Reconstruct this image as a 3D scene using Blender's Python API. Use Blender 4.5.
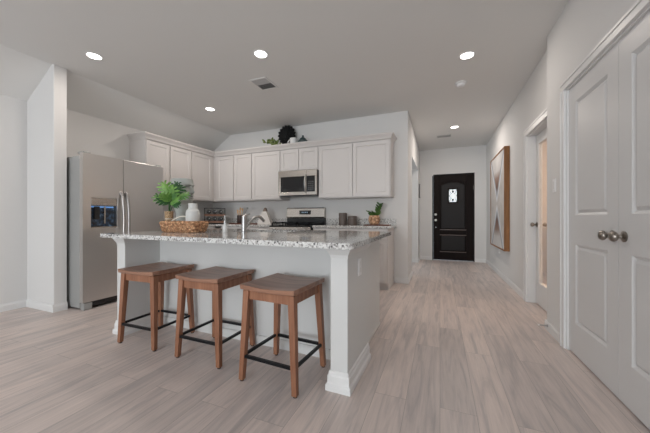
import bpy, bmesh, math, random
from mathutils import Vector, Matrix
PI = math.pi
scene = bpy.context.scene
for o in list(bpy.data.objects): bpy.data.objects.remove(o)
COL = scene.collection
random.seed(7)

# ------------------------------------------------------------------ camera
cam_d = bpy.data.cameras.new('camera'); cam = bpy.data.objects.new('camera', cam_d); COL.objects.link(cam)
cam_d.sensor_width = 36.0; cam_d.sensor_fit = 'HORIZONTAL'
cam_d.lens = 282.0/650*36; cam_d.shift_y = 1.5/650; cam_d.clip_start = 0.05
cam.location = (0, 0, 1.04)
cam.rotation_euler = (PI/2, 0, math.atan(115/282.0))
scene.camera = cam

# ------------------------------------------------------------------ world, daylight, exposure
w = bpy.data.worlds.new('sky'); scene.world = w; w.use_nodes = True
bg = w.node_tree.nodes['Background']
bg.inputs[0].default_value = (0.80, 0.90, 1.0, 1); bg.inputs[1].default_value = 0.9
def area(name, loc, rot, sx, sy, watts, col):
    d = bpy.data.lights.new(name, 'AREA'); d.shape = 'RECTANGLE'; d.size = sx; d.size_y = sy
    d.energy = watts; d.color = col
    o = bpy.data.objects.new(name, d); COL.objects.link(o); o.location = loc; o.rotation_euler = rot
    return o
# daylight from unseen windows; the patio lamp is an added fill, placed for evenness
area('patio_fill', (-1.20, -7.05, 1.25), (PI/2, 0, 0), 3.6, 2.2, 222, (0.90, 0.965, 1.0))
area('side_window_daylight', (-4.58, -1.25, 1.45), (0, -PI/2, 0), 1.5, 2.2, 1.5, (0.90, 0.96, 1.0))
area('side_hall_daylight', (-2.1, 6.1, 1.5), (0, -PI/2, 0), 1.0, 0.9, 9, (0.80, 0.93, 1.0))
LAMP_W = 7.0
LAMP_COL = (1.0, 0.90, 0.81)
vs = scene.view_settings
vs.view_transform = 'Standard'; vs.look = 'None'; vs.gamma = 1.0; vs.use_curve_mapping = False
vs.exposure = 0.10

# ------------------------------------------------------------------ materials
def mat(name, col, rough=0.5, metal=0.0, **kw):
    m = bpy.data.materials.new(name); m.use_nodes = True
    b = m.node_tree.nodes['Principled BSDF']
    b.inputs['Base Color'].default_value = (*col, 1); b.inputs['Roughness'].default_value = rough
    b.inputs['Metallic'].default_value = metal
    for k, v in kw.items(): b.inputs[k.replace('_', ' ')].default_value = v
    return m
def nodes(m):
    nt = m.node_tree; return nt, nt.nodes, nt.links, nt.nodes['Principled BSDF']
def texco(m, scale=(1, 1, 1), rot=(0, 0, 0), kind='Object'):
    nt, N, L, b = nodes(m)
    t = N.new('ShaderNodeTexCoord'); mp = N.new('ShaderNodeMapping')
    mp.inputs['Scale'].default_value = scale; mp.inputs['Rotation'].default_value = rot
    L.new(t.outputs[kind], mp.inputs[0]); return mp.outputs[0]
def ramp(m, src, stops):
    nt, N, L, b = nodes(m)
    r = N.new('ShaderNodeValToRGB'); L.new(src, r.inputs[0])
    e = r.color_ramp.elements
    while len(e) < len(stops): e.new(0.5)
    for i, (p, c) in enumerate(stops): e[i].position = p; e[i].color = (*c, 1)
    return r.outputs[0]
def mix(m, f, a, c, mode='MIX'):
    nt, N, L, b = nodes(m)
    x = N.new('ShaderNodeMix'); x.data_type = 'RGBA'; x.blend_type = mode
    if hasattr(f, 'is_linked') or not isinstance(f, (int, float)): L.new(f, x.inputs[0])
    else: x.inputs[0].default_value = f
    for s, i in ((a, 6), (c, 7)):
        if isinstance(s, tuple): x.inputs[i].default_value = (*s, 1)
        else: L.new(s, x.inputs[i])
    return x.outputs[2]
def tex(m, kind, vec, out=0, **kw):
    nt, N, L, b = nodes(m)
    n = N.new(kind); L.new(vec, n.inputs['Vector'])
    for k, v in kw.items():
        if k.startswith('p_'): setattr(n, k[2:], v)
        else: n.inputs[k.replace('_', ' ')].default_value = v
    return n.outputs[out]
def bump(m, h, strength=0.2, dist=0.002):
    nt, N, L, b = nodes(m)
    n = N.new('ShaderNodeBump'); n.inputs['Strength'].default_value = strength; n.inputs['Distance'].default_value = dist
    L.new(h, n.inputs['Height']); L.new(n.outputs[0], b.inputs['Normal'])
def base(m, s):
    nt, N, L, b = nodes(m); L.new(s, b.inputs['Base Color'])

def paint(name, col, rough=0.85, bs=0.12):
    m = mat(name, col, rough); v = texco(m)
    n = tex(m, 'ShaderNodeTexNoise', v, Scale=90.0, Detail=3.0); bump(m, n, bs, 0.002); return m
M_WALL = paint('wall_paint', (0.76, 0.755, 0.75))
M_CEIL = paint('ceiling_paint', (0.80, 0.80, 0.79), 0.95, 0.25)
M_TRIM = mat('trim_paint', (0.80, 0.80, 0.80), 0.4)
M_CAB = mat('cabinet_paint', (0.68, 0.655, 0.645), 0.42)
M_ISL = mat('island_paint', (0.70, 0.705, 0.70), 0.45)
v = texco(M_ISL); bump(M_ISL, tex(M_ISL, 'ShaderNodeTexNoise', v, Scale=60.0), 0.12, 0.002)
M_DOOR = mat('door_paint', (0.68, 0.68, 0.685), 0.42)
M_PLATE = mat('plate_plastic', (0.90, 0.90, 0.91), 0.3)
M_BLACK = mat('black_metal', (0.012, 0.013, 0.016), 0.35, 0.6)
M_BLKP = mat('black_plastic', (0.01, 0.01, 0.011), 0.3)
M_RUB = mat('rubber_foot', (0.02, 0.02, 0.02), 0.7)
M_NICKEL = mat('satin_nickel', (0.32, 0.29, 0.26), 0.28, 1.0)
M_CHROME = mat('brushed_chrome', (0.44, 0.44, 0.44), 0.36, 1.0)
M_GLASSBLK = mat('black_glass', (0.008, 0.008, 0.009), 0.06)
M_VENT_DK = mat('vent_dark', (0.16, 0.16, 0.16), 0.8)
M_VENT = mat('vent_grey', (0.52, 0.52, 0.52), 0.6)
def steel(name, col, rough, axis):
    m = mat(name, col, rough, 1.0)
    sc = [6, 6, 6]; sc[axis] = 260
    n = tex(m, 'ShaderNodeTexNoise', texco(m, tuple(sc)), Scale=1.0, Detail=2.0)
    nt, N, L, b = nodes(m)
    r = N.new('ShaderNodeMapRange'); r.inputs[3].default_value = rough-0.05; r.inputs[4].default_value = rough+0.08
    L.new(n, r.inputs[0]); L.new(r.outputs[0], b.inputs['Roughness']); return m
M_STEEL = steel('stainless_steel', (0.66, 0.645, 0.63), 0.30, 2)
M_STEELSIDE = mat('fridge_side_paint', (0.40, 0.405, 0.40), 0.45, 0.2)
M_STEEL2 = steel('range_steel', (0.50, 0.46, 0.42), 0.24, 2)

# planks
M_FLOOR = mat('vinyl_planks', (0.4, 0.34, 0.3), 0.40)
def floor_mat():
    m = M_FLOOR; nt, N, L, b = nodes(m)
    v = texco(m, (1, 1, 1), (0, 0, PI/2), 'Object')
    br = N.new('ShaderNodeTexBrick'); L.new(v, br.inputs['Vector'])
    br.offset = 0.37; br.offset_frequency = 2; br.squash = 1.0
    br.inputs['Color1'].default_value = (0, 0, 0, 1); br.inputs['Color2'].default_value = (1, 1, 1, 1)
    br.inputs['Mortar'].default_value = (0.5, 0.5, 0.5, 1)
    br.inputs['Scale'].default_value = 1.0; br.inputs['Mortar Size'].default_value = 0.0012
    br.inputs['Brick Width'].default_value = 1.22; br.inputs['Row Height'].default_value = 0.18
    br.inputs['Bias'].default_value = 0.0
    # per-plank offset of the grain
    sep = N.new('ShaderNodeVectorMath'); sep.operation = 'MULTIPLY_ADD'
    L.new(br.outputs['Color'], sep.inputs[0]); sep.inputs[1].default_value = (7.3, 3.1, 5.7); L.new(v, sep.inputs[2])
    mp = N.new('ShaderNodeMapping'); mp.inputs['Scale'].default_value = (0.9, 9.0, 1); L.new(sep.outputs[0], mp.inputs[0])
    g1 = tex(m, 'ShaderNodeTexNoise', mp.outputs[0], Scale=1.6, Detail=5.0, Roughness=0.6, Distortion=1.1)
    mp2 = N.new('ShaderNodeMapping'); mp2.inputs['Scale'].default_value = (3, 70.0, 1); L.new(sep.outputs[0], mp2.inputs[0])
    g2 = tex(m, 'ShaderNodeTexNoise', mp2.outputs[0], Scale=1.5, Detail=3.0)
    plank = ramp(m, br.outputs['Color'], [(0.0, (0.585, 0.520, 0.500)), (0.5, (0.640, 0.565, 0.540)), (1.0, (0.700, 0.610, 0.575))])
    grain = ramp(m, g1, [(0.30, (0.74, 0.75, 0.77)), (0.5, (1.0, 0.985, 0.975)), (0.70, (1.12, 1.10, 1.08))])
    fine = ramp(m, g2, [(0.3, (0.92, 0.92, 0.92)), (0.7, (1.05, 1.05, 1.05))])
    c = mix(m, 1.0, plank, grain, 'MULTIPLY'); c = mix(m, 1.0, c, fine, 'MULTIPLY')
    c = mix(m, br.outputs['Fac'], c, (0.36, 0.32, 0.30))
    base(m, c); bump(m, g2, 0.06, 0.001)
floor_mat()

def granite_mat(name):
    m = mat(name, (0.6, 0.6, 0.6), 0.07)
    v = texco(m)
    v1 = tex(m, 'ShaderNodeTexVoronoi', v, 1, Scale=95.0)
    c = ramp(m, v1, [(0.0, (0.07, 0.07, 0.072)), (0.16, (0.10, 0.10, 0.10)), (0.20, (0.36, 0.345, 0.335)), (0.42, (0.56, 0.55, 0.54)), (0.48, (0.70, 0.70, 0.69)), (1.0, (0.78, 0.78, 0.77))])
    n2 = tex(m, 'ShaderNodeTexNoise', v, Scale=70.0, Detail=3.0, Roughness=0.7)
    k = ramp(m, n2, [(0.38, (0, 0, 0)), (0.44, (1, 1, 1))])
    c = mix(m, k, (0.09, 0.085, 0.085), c)
    n3 = tex(m, 'ShaderNodeTexNoise', v, Scale=38.0, Detail=2.0)
    k3 = ramp(m, n3, [(0.58, (0, 0, 0)), (0.64, (1, 1, 1))])
    c = mix(m, k3, c, (0.74, 0.74, 0.73))
    base(m, c); return m
M_GRAN = granite_mat('speckled_granite')
M_GRANB = granite_mat('honed_granite')
M_GRANB.node_tree.nodes['Principled BSDF'].inputs['Roughness'].default_value = 0.35

def wood(name, dark, light, scale=(1, 1, 1), axis=2, rough=0.45):
    m = mat(name, light, rough)
    sc = [22, 22, 22]; sc[axis] = 1.6
    n = tex(m, 'ShaderNodeTexNoise', texco(m, tuple(sc)), Scale=1.0, Detail=5.0, Roughness=0.6, Distortion=0.6)
    base(m, ramp(m, n, [(0.3, dark), (0.7, light)])); return m
M_STOOL = wood('stool_wood_vertical', (0.20, 0.080, 0.040), (0.40, 0.185, 0.105), axis=2)
M_STOOLH = wood('stool_wood_horizontal', (0.21, 0.098, 0.060), (0.42, 0.225, 0.150), axis=0, rough=0.32)
M_ENTRY = wood('entry_door_wood', (0.006, 0.003, 0.0025), (0.012, 0.006, 0.005), axis=2, rough=0.5)
M_ENTRY.node_tree.nodes['Principled BSDF'].inputs['Specular IOR Level'].default_value = 0.12
M_FRAMEW = wood('frame_wood', (0.17, 0.065, 0.015), (0.36, 0.155, 0.045), axis=2)
M_DKWOOD = wood('dark_board_wood', (0.10, 0.03, 0.015), (0.20, 0.07, 0.035), axis=0)
M_UTENSIL = wood('utensil_wood', (0.60, 0.36, 0.18), (0.80, 0.52, 0.29), axis=2)
M_BROWN = wood('bookcase_wood', (0.16, 0.08, 0.035), (0.25, 0.13, 0.06), axis=2)
def wicker(name, c1, c2, sc=70):
    m = mat(name, c2, 0.8); v = texco(m)
    n = tex(m, 'ShaderNodeTexNoise', v, Scale=sc*1.0, Detail=3.0)
    wv = tex(m, 'ShaderNodeTexVoronoi', v, 0, Scale=sc*1.1)
    c = ramp(m, n, [(0.3, c1), (0.65, c2)]); k = ramp(m, wv, [(0.15, (1.2, 1.2, 1.2)), (0.75, (0.45, 0.4, 0.36))])
    base(m, mix(m, 1.0, c, k, 'MULTIPLY')); bump(m, wv, 0.9, 0.006); return m
M_WICK = wicker('woven_seagrass', (0.48, 0.22, 0.11), (0.85, 0.54, 0.32), 45)
M_BURLAP = wicker('burlap', (0.50, 0.34, 0.19), (0.68, 0.50, 0.32), 110)
M_POTW = wicker('woven_pot', (0.50, 0.25, 0.13), (0.85, 0.58, 0.38), 30)
M_ROPE = mat('cream_rope', (0.75, 0.72, 0.64), 0.8)
M_CERAM = mat('white_ceramic', (0.66, 0.67, 0.66), 0.5)
M_PLASTER = mat('grey_plaster', (0.42, 0.44, 0.42), 0.8)
v = texco(M_PLASTER); bump(M_PLASTER, tex(M_PLASTER, 'ShaderNodeTexNoise', v, Scale=120.0), 0.25, 0.002)
def leafmat(name, a, c):
    m = mat(name, c, 0.45); n = tex(m, 'ShaderNodeTexNoise', texco(m), Scale=14.0, Detail=2.0)
    base(m, ramp(m, n, [(0.35, a), (0.65, c)])); return m
M_LEAF = leafmat('bright_leaf', (0.06, 0.19, 0.03), (0.22, 0.42, 0.09))
M_LEAFD = leafmat('dark_leaf', (0.012, 0.06, 0.015), (0.03, 0.13, 0.03))
M_LEAFS = leafmat('succulent_leaf', (0.02, 0.065, 0.01), (0.08, 0.18, 0.03))
M_LEAFO = leafmat('olive_leaf', (0.09, 0.14, 0.03), (0.24, 0.30, 0.08))
M_BLKPAPER = mat('black_paper', (0.004, 0.004, 0.005), 0.9)
M_TEAL = mat('teal_glaze', (0.045, 0.075, 0.08), 0.4)
M_CANI = mat('grey_brown_stoneware', (0.125, 0.10, 0.088), 0.45)
M_CROCK = mat('dark_crock', (0.05, 0.032, 0.028), 0.4)
M_TAUPE = mat('taupe_lid', (0.20, 0.15, 0.125), 0.6)
M_PINK = mat('soft_white_board', (0.80, 0.77, 0.74), 0.6)
def emis(name, col, st):
    m = bpy.data.materials.new(name); m.use_nodes = True; nt = m.node_tree
    b = nt.nodes['Principled BSDF']; b.inputs['Base Color'].default_value = (*col, 1)
    b.inputs['Emission Color'].default_value = (*col, 1); b.inputs['Emission Strength'].default_value = st
    return m
M_LAMP = emis('lamp_diffuser', (1.0, 0.97, 0.93), 6.0)
M_GLASS = mat('clear_glass', (1, 1, 1), 0.0, 0.0, Transmission_Weight=1.0, IOR=1.45)
M_SOAP = mat('soap_bottle', (0.72, 0.73, 0.73), 0.25)

# ------------------------------------------------------------------ mesh builder
class MB:
    def __init__(s): s.bm = bmesh.new()
    def box(s, x0, x1, y0, y1, z0, z1):
        vs = [s.bm.verts.new((x, y, z)) for z in (z0, z1) for y in (y0, y1) for x in (x0, x1)]
        for f in ((0, 2, 3, 1), (4, 5, 7, 6), (0, 1, 5, 4), (2, 6, 7, 3), (0, 4, 6, 2), (1, 3, 7, 5)):
            s.bm.faces.new([vs[i] for i in f])
        return s
    def hexa(s, p):   # 8 points, bottom 4 ccw then top 4 ccw
        vs = [s.bm.verts.new(q) for q in p]
        for f in ((3, 2, 1, 0), (4, 5, 6, 7), (0, 1, 5, 4), (1, 2, 6, 5), (2, 3, 7, 6), (3, 0, 4, 7)):
            s.bm.faces.new([vs[i] for i in f])
        return s
    def prism(s, pts, a0, a1, axis=2):   # polygon (2D) extruded on an axis
        def P(u, v, a):
            return (u, v, a) if axis == 2 else ((u, a, v) if axis == 1 else (a, u, v))
        A = [s.bm.verts.new(P(u, v, a0)) for u, v in pts]; B = [s.bm.verts.new(P(u, v, a1)) for u, v in pts]
        n = len(pts)
        s.bm.faces.new(A[::-1]); s.bm.faces.new(B)
        for i in range(n): s.bm.faces.new([A[i], A[(i+1) % n], B[(i+1) % n], B[i]])
        return s
    def lathe(s, prof, c=(0, 0, 0), seg=32, axis=2, cap=True):
        rings = []
        for r, h in prof:
            ring = []
            for i in range(seg):
                a = 2*PI*i/seg; u, v = r*math.cos(a), r*math.sin(a)
                p = (u, v, h) if axis == 2 else ((u, h, v) if axis == 1 else (h, u, v))
                ring.append(s.bm.verts.new((c[0]+p[0], c[1]+p[1], c[2]+p[2])))
            rings.append(ring)
        for A, B in zip(rings, rings[1:]):
            for i in range(seg): s.bm.faces.new([A[i], A[(i+1) % seg], B[(i+1) % seg], B[i]])
        if cap: s.bm.faces.new(rings[0][::-1]); s.bm.faces.new(rings[-1])
        return s
    def tube(s, pts, r, seg=10, radii=None):
        pts = [Vector(p) for p in pts]; rings = []
        up = Vector((0, 0, 1))
        for i, p in enumerate(pts):
            t = (pts[min(i+1, len(pts)-1)]-pts[max(i-1, 0)]).normalized()
            if abs(t.dot(up)) > 0.95: up = Vector((1, 0, 0)) if abs(t.x) < 0.9 else Vector((0, 1, 0))
            a = t.cross(up).normalized(); b = a.cross(t).normalized(); up = b
            rr = radii[i] if radii else r
            rings.append([s.bm.verts.new(p+rr*(math.cos(2*PI*k/seg)*a+math.sin(2*PI*k/seg)*b)) for k in range(seg)])
        for A, B in zip(rings, rings[1:]):
            for i in range(seg): s.bm.faces.new([A[i], A[(i+1) % seg], B[(i+1) % seg], B[i]])
        s.bm.faces.new(rings[0][::-1]); s.bm.faces.new(rings[-1]); return s
    def ball(s, c, r, sc=(1, 1, 1), u=20, v=12):
        m = Matrix.Translation(c) @ Matrix.Diagonal((r*sc[0], r*sc[1], r*sc[2], 1))
        bmesh.ops.create_uvsphere(s.bm, u_segments=u, v_segments=v, radius=1, matrix=m); return s
    def xf(s, M):
        bmesh.ops.transform(s.bm, matrix=M, verts=s.bm.verts); return s
    def build(s, name, m, parent=None, bevel=0, smooth=False, bseg=2, kind=None):
        bmesh.ops.recalc_face_normals(s.bm, faces=s.bm.faces)
        me = bpy.data.meshes.new(name); s.bm.to_mesh(me); s.bm.free()
        me.materials.append(m)
        o = bpy.data.objects.new(name, me); COL.objects.link(o)
        if parent: o.parent = parent
        if smooth:
            for p in me.polygons: p.use_smooth = True
            me.set_sharp_from_angle(angle=math.radians(40))
        if bevel:
            b = o.modifiers.new('bevel', 'BEVEL'); b.width = bevel; b.segments = bseg; b.limit_method = 'ANGLE'
            b.angle_limit = math.radians(40)
        if kind: o['kind'] = kind
        return o
def bx(*a): return MB().box(*a)
def thing(name, label, cat, loc=(0, 0, 0), rz=0, group=None):
    o = bpy.data.objects.new(name, None); COL.objects.link(o); o.empty_display_size = 0.05
    o.location = loc; o.rotation_euler = (0, 0, rz); o['label'] = label; o['category'] = cat
    if group: o['group'] = group
    return o
def tag(o, label, cat, group=None):
    o['label'] = label; o['category'] = cat
    if group: o['group'] = group
    return o
def dup(root, loc, rz, label, group=None):
    def cp(o, p):
        c = o.copy(); COL.objects.link(c)
        if p: c.parent = p
        for ch in list(o.children): cp(ch, c)
        return c
    r = cp(root, None); r.location = loc; r.rotation_euler = (0, 0, rz); r['label'] = label
    if group: r['group'] = group
    return r
def struct(mb, name, m, bevel=0): return mb.build(name, m, kind='structure', bevel=bevel)

# ================================================================== STRUCTURE
XL, XK, XC, XH = -4.50, -4.45, 0.93, 1.00      # dining wall, kitchen wall, closet wall, hall wall
YB, YE, YR, HC = 4.63, 7.50, -7.00, 2.74
struct(bx(-4.75, 3.6, YR-0.2, 7.9, -0.1, 0), 'floor', M_FLOOR)
c = MB().box(-3.98, 3.6, YR-0.2, 7.9, HC, HC+0.12)
c.prism([(-3.98, HC), (-3.98, HC+0.12), (-4.75, HC+0.12), (-4.75, HC-0.77*0.63)], YR-0.2, 7.9, 1)
struct(c, 'ceiling', M_CEIL)
WT = 0.12
# left wall: dining part with a window, then the kitchen part
c = MB()
c.box(XL-WT, XL, YR, -2.0, 0, 2.5).box(XL-WT, XL, -0.5, 1.75, 0, 2.5)
c.box(XL-WT, XL, -2.0, -0.5, 0, 0.35).box(XL-WT, XL, -2.0, -0.5, 2.3, 2.5)
c.box(XL-WT, XL, 1.75, 1.87, 0, 2.5)
c.box(XL-WT, XK, 1.87, YB, 0, 2.5)
struct(c, 'wall_left', M_WALL)
struct(bx(XL-0.02, -3.945, 1.75, 1.87, 0, HC+0.02), 'wall_wing', M_WALL, bevel=0.006)
# kitchen back wall and its return into the hall
struct(MB().box(XL-WT, -0.472, YB, YB+WT, 0, HC+0.02), 'wall_back', M_WALL)
c = MB().box(-0.472-WT, -0.472, YB+WT, 5.32, 0, HC+0.02).box(-0.472-WT, -0.472, 5.32, 6.9, 2.16, HC+0.02)
c.box(-0.472-WT, -0.472, 6.9, YE, 0, HC+0.02)
struct(c, 'wall_hall', M_WALL)
struct(MB().box(-2.2, -0.472-WT, 6.9, 7.02, 0, HC+0.02).box(-2.32, -2.2, YB+WT, 7.02, 0, HC+0.02), 'wall_side_hall', M_WALL)
# entry wall with the door opening
DX0, DX1, DZ = -0.178, 0.757, 2.115
c = MB().box(-0.7, DX0, YE, YE+WT, 0, HC+0.02).box(DX1, 1.3, YE, YE+WT, 0, HC+0.02).box(DX0, DX1, YE, YE+WT, DZ, HC+0.02)
struct(c, 'wall_entry', M_WALL)
# hall wall right with glass door opening
HY0, HY1, HZ = 3.36, 4.18, 2.055
c = MB().box(XH, XH+WT, 3.10, HY0, 0, HC+0.02).box(XH, XH+WT, HY1, YE, 0, HC+0.02).box(XH, XH+WT, HY0, HY1, HZ, HC+0.02)
struct(c, 'wall_right', M_WALL)
# closet wall
CY0, CY1, CZ = 1.43, 2.80, 2.06
c = MB().box(XC, XC+0.10, YR, CY0, 0, HC+0.02).box(XC, XC+0.10, CY1, 3.24, 0, HC+0.02).box(XC, XC+0.10, CY0, CY1, CZ, HC+0.02)
struct(c, 'wall_closet', M_WALL)
c = MB().box(1.55, 1.65, 1.2, 3.1, 0, HC+0.02).box(XC+0.10, 1.65, 1.2, 1.3, 0, HC+0.02).box(XC+0.10, 3.3, 3.12, 3.24, 0, HC+0.02)
struct(c, 'wall_closet_inside', M_WALL)
M_OFF = paint('study_wall_paint', (0.62, 0.52, 0.43))
struct(MB().box(3.2, 3.3, 3.24, 7.0, 0, HC+0.02).box(XH+WT, 3.3, 6.6, 6.7, 0, HC+0.02), 'wall_study', M_OFF)
# unseen rear wall; patio opening added and placed to even out the light
c = MB().box(XL-WT, -3.05, YR-WT, YR, 0, HC+0.02).box(0.65, XC+0.1, YR-WT, YR, 0, HC+0.02).box(-3.05, 0.65, YR-WT, YR, 2.35, HC+0.02)
c.box(-3.05, 0.65, YR-WT, YR, 0, 0.12)
struct(c, 'wall_rear', M_WALL)
def window(name, x0, x1, z0, z1, y, n):
    f = MB(); t = 0.05
    f.box(x0, x1, y-0.03, y+0.03, z0, z0+t).box(x0, x1, y-0.03, y+0.03, z1-t, z1)
    for i in range(n+1):
        xx = x0+(x1-x0-t)*i/n; f.box(xx, xx+t, y-0.03, y+0.03, z0+t, z1-t)
    return struct(f, name, M_TRIM)
window('window_1', -3.05, 0.65, 0.12, 2.35, YR-0.03, 3)
o = window('window_2', -0.75, 0.75, 0.35, 2.30, 0, 2); o.location = (XL-0.03, -1.25, 0); o.rotation_euler = (0, 0, PI/2)

# baseboards: profile with a small ogee top
def baseboard(name, p0, p1, nrm, h=0.085, t=0.014, m=None):
    p0, p1, n = Vector(p0), Vector(p1), Vector(nrm)
    prof = [(0, 0), (t, 0), (t, h-0.022), (t*0.55, h-0.010), (t*0.45, h), (0, h)]
    b = MB(); A = [b.bm.verts.new((p0.x+n.x*d, p0.y+n.y*d, z)) for d, z in prof]; B = [b.bm.verts.new((p1.x+n.x*d, p1.y+n.y*d, z)) for d, z in prof]
    b.bm.faces.new(A); b.bm.faces.new(B[::-1])
    for i in range(len(prof)): b.bm.faces.new([A[i], A[(i+1) % 6], B[(i+1) % 6], B[i]])
    return struct(b, name, m or M_TRIM)
baseboard('baseboard_left', (XL, YR), (XL, 1.75), (1, 0))
baseboard('baseboard_wing_front', (XL, 1.75), (-3.945, 1.75), (0, -1))
baseboard('baseboard_wing_end', (-3.945, 1.736), (-3.945, 1.87), (1, 0))
baseboard('baseboard_back', (-0.668, YB), (-0.472, YB), (0, -1))
baseboard('baseboard_hall', (-0.472, YB-0.014), (-0.472, 5.32), (1, 0))
baseboard('baseboard_hall_far', (-0.472, 6.9), (-0.472, YE), (1, 0))
baseboard('baseboard_side_hall', (-2.2, 6.9), (-0.472, 6.9), (0, -1))
baseboard('baseboard_entry_left', (-0.472, YE), (DX0, YE), (0, -1))
baseboard('baseboard_entry_right', (DX1, YE), (XH, YE), (0, -1))
baseboard('baseboard_right', (XH, HY1+0.075), (XH, YE), (-1, 0))
baseboard('baseboard_closet', (XC, CY1+0.065), (XC, 3.24), (-1, 0))
baseboard('baseboard_closet_near', (XC, YR), (XC, CY0-0.065), (-1, 0))
baseboard('baseboard_closet_end', (XC-0.014, 3.24), (XH, 3.24), (0, 1))

# casings (trim)
def casing_x(name, X, y0, y1, z1, w=0.062, t=0.018, jamb=0.10):
    b = MB()
    for (a0, a1) in ((y0-w, y0), (y1, y1+w)):
        b.box(X-t, X, a0, a1, 0, z1); b.box(X-t-0.006, X-t, (a0 if a0 < y0 else a1-0.02), (a0+0.02 if a0 < y0 else a1), 0, z1)
    b.box(X-t, X, y0-w, y1+w, z1, z1+w); b.box(X-t-0.006, X-t, y0-w, y1+w, z1+w-0.02, z1+w)
    b.box(X, X+jamb, y0, y0+0.012, 0, z1).box(X, X+jamb, y1-0.012, y1, 0, z1).box(X, X+jamb, y0, y1, z1-0.012, z1)
    return struct(b, name, M_TRIM, bevel=0.002)
casing_x('trim_1', XC, CY0, CY1, CZ)
casing_x('trim_2', XH, HY0, HY1, HZ, w=0.075, jamb=0.12)
# slim dark frame of the entry door
b = MB(); 
b.box(DX0, DX0+0.02, YE+0.005, YE+0.10, 0, DZ).box(DX1-0.02, DX1, YE+0.005, YE+0.10, 0, DZ).box(DX0, DX1, YE+0.005, YE+0.10, DZ-0.02, DZ)
struct(b, 'trim_3', M_ENTRY)

# ---- panelled slabs (front plane local y=0 facing -Y, thickness to +Y)
def panel_slab(mb, x0, x1, z0, z1, holes, t=0.035, rec=0.008, raised=None):
    """slab with rectangular recessed panels; holes = list of (x0,x1,z0,z1,arch)"""
    mb.box(x0, x1, rec+0.002, t, z0, z1)
    xs = sorted(set([x0, x1]+[h[0] for h in holes]+[h[1] for h in holes]))
    # stiles
    hx0 = min(h[0] for h in holes); hx1 = max(h[1] for h in holes)
    mb.box(x0, hx0, 0, rec+0.003, z0, z1).box(hx1, x1, 0, rec+0.003, z0, z1)
    zs = sorted(holes, key=lambda h: h[2]); zc = z0
    for h in zs: mb.box(hx0, hx1, 0, rec+0.003, zc, h[2]); zc = h[3]
    mb.box(hx0, hx1, 0, rec+0.003, zc, z1)
    if raised is not None:
        for h in zs:
            a0, a1, b0, b1 = h[:4]; i1, i2 = raised
            # sloping moulding frame falling into the recess, then a raised field
            def fr(d0, y0_, d1, y1_):
                P = [(a0+d0, b0+d0), (a1-d0, b0+d0), (a1-d0, b1-d0), (a0+d0, b1-d0)]
                Q = [(a0+d1, b0+d1), (a1-d1, b0+d1), (a1-d1, b1-d1), (a0+d1, b1-d1)]
                A = [mb.bm.verts.new((p[0], y0_, p[1])) for p in P]; B = [mb.bm.verts.new((q[0], y1_, q[1])) for q in Q]
                for i in range(4): mb.bm.faces.new([A[i], A[(i+1) % 4], B[(i+1) % 4], B[i]])
            fr(0, 0, i1, rec); fr(i1, rec, i2, 0.002)
            d = i2; A = [mb.bm.verts.new(p) for p in ((a0+d, 0.002, b0+d), (a1-d, 0.002, b0+d), (a1-d, 0.002, b1-d), (a0+d, 0.002, b1-d))]
            mb.bm.faces.new(A)
    return mb
def knob(parent, x, z, y=0.0, name='knob', r=0.028, m=None, out=0.052, s=-1):
    m = m or M_NICKEL
    k = MB().lathe([(0.030, 0), (0.031, s*0.006), (0.020, s*0.011), (0.011, s*0.016), (0.010, s*0.028), (r*0.75, s*0.034), (r, s*0.044), (r*1.0, s*0.052), (r*0.78, s*0.062), (r*0.3, s*0.067)], (x, y, z), 24, axis=1)
    return k.build(name, m, parent, smooth=True)

# closet double doors: things built in local frame, rotated to face -X
R_MX = -PI/2   # local -Y -> world -X
def closet_leaf(label, yA, yB, knob_side):
    # local x runs towards world -Y ; loc at far end (yB)
    W = yB-yA; H = 2.035
    t = thing('closet_door', label, 'door', (XC+0.012, yB, 0.012), R_MX, 'white closet doors')
    mb = MB(); sx = 0.115
    panel_slab(mb, 0, W, 0, H, [(sx, W-sx, 0.235, 0.83), (sx, W-sx, 1.05, H-0.13)], 0.035, 0.014, (0.018, 0.038))
    mb.build('door_leaf', M_DOOR, t)
    kx = 0.055 if knob_side == 'l' else W-0.055
    knob(t, kx, 0.925, r=0.029)
    if knob_side == 'r':
        for z in (0.28, 1.02, 1.80):
            MB().lathe([(0.006, -0.045), (0.006, 0.045)], (-0.004, -0.004, z), 10).build('hinge', M_TRIM, t)
    return t
YM = 2.118
closet_leaf('white two-panel closet door, farther leaf hinged beside the light switch', YM+0.0015, CY1-0.014, 'r')
closet_leaf('white two-panel closet door, nearer leaf cut by the right picture edge', CY0+0.014, YM-0.0015, 'l')
tag(MB().box(XC+0.013, XC+0.045, 2.40, 2.445, 2.0475, 2.058).build('door_catch', M_BLACK), 'small black catch above the farther closet door', 'latch')
tag(MB().box(XC+0.013, XC+0.045, 2.215, 2.26, 2.0475, 2.058).build('door_catch', M_BLACK), 'small black catch above the closet doors near their seam', 'latch')

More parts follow.
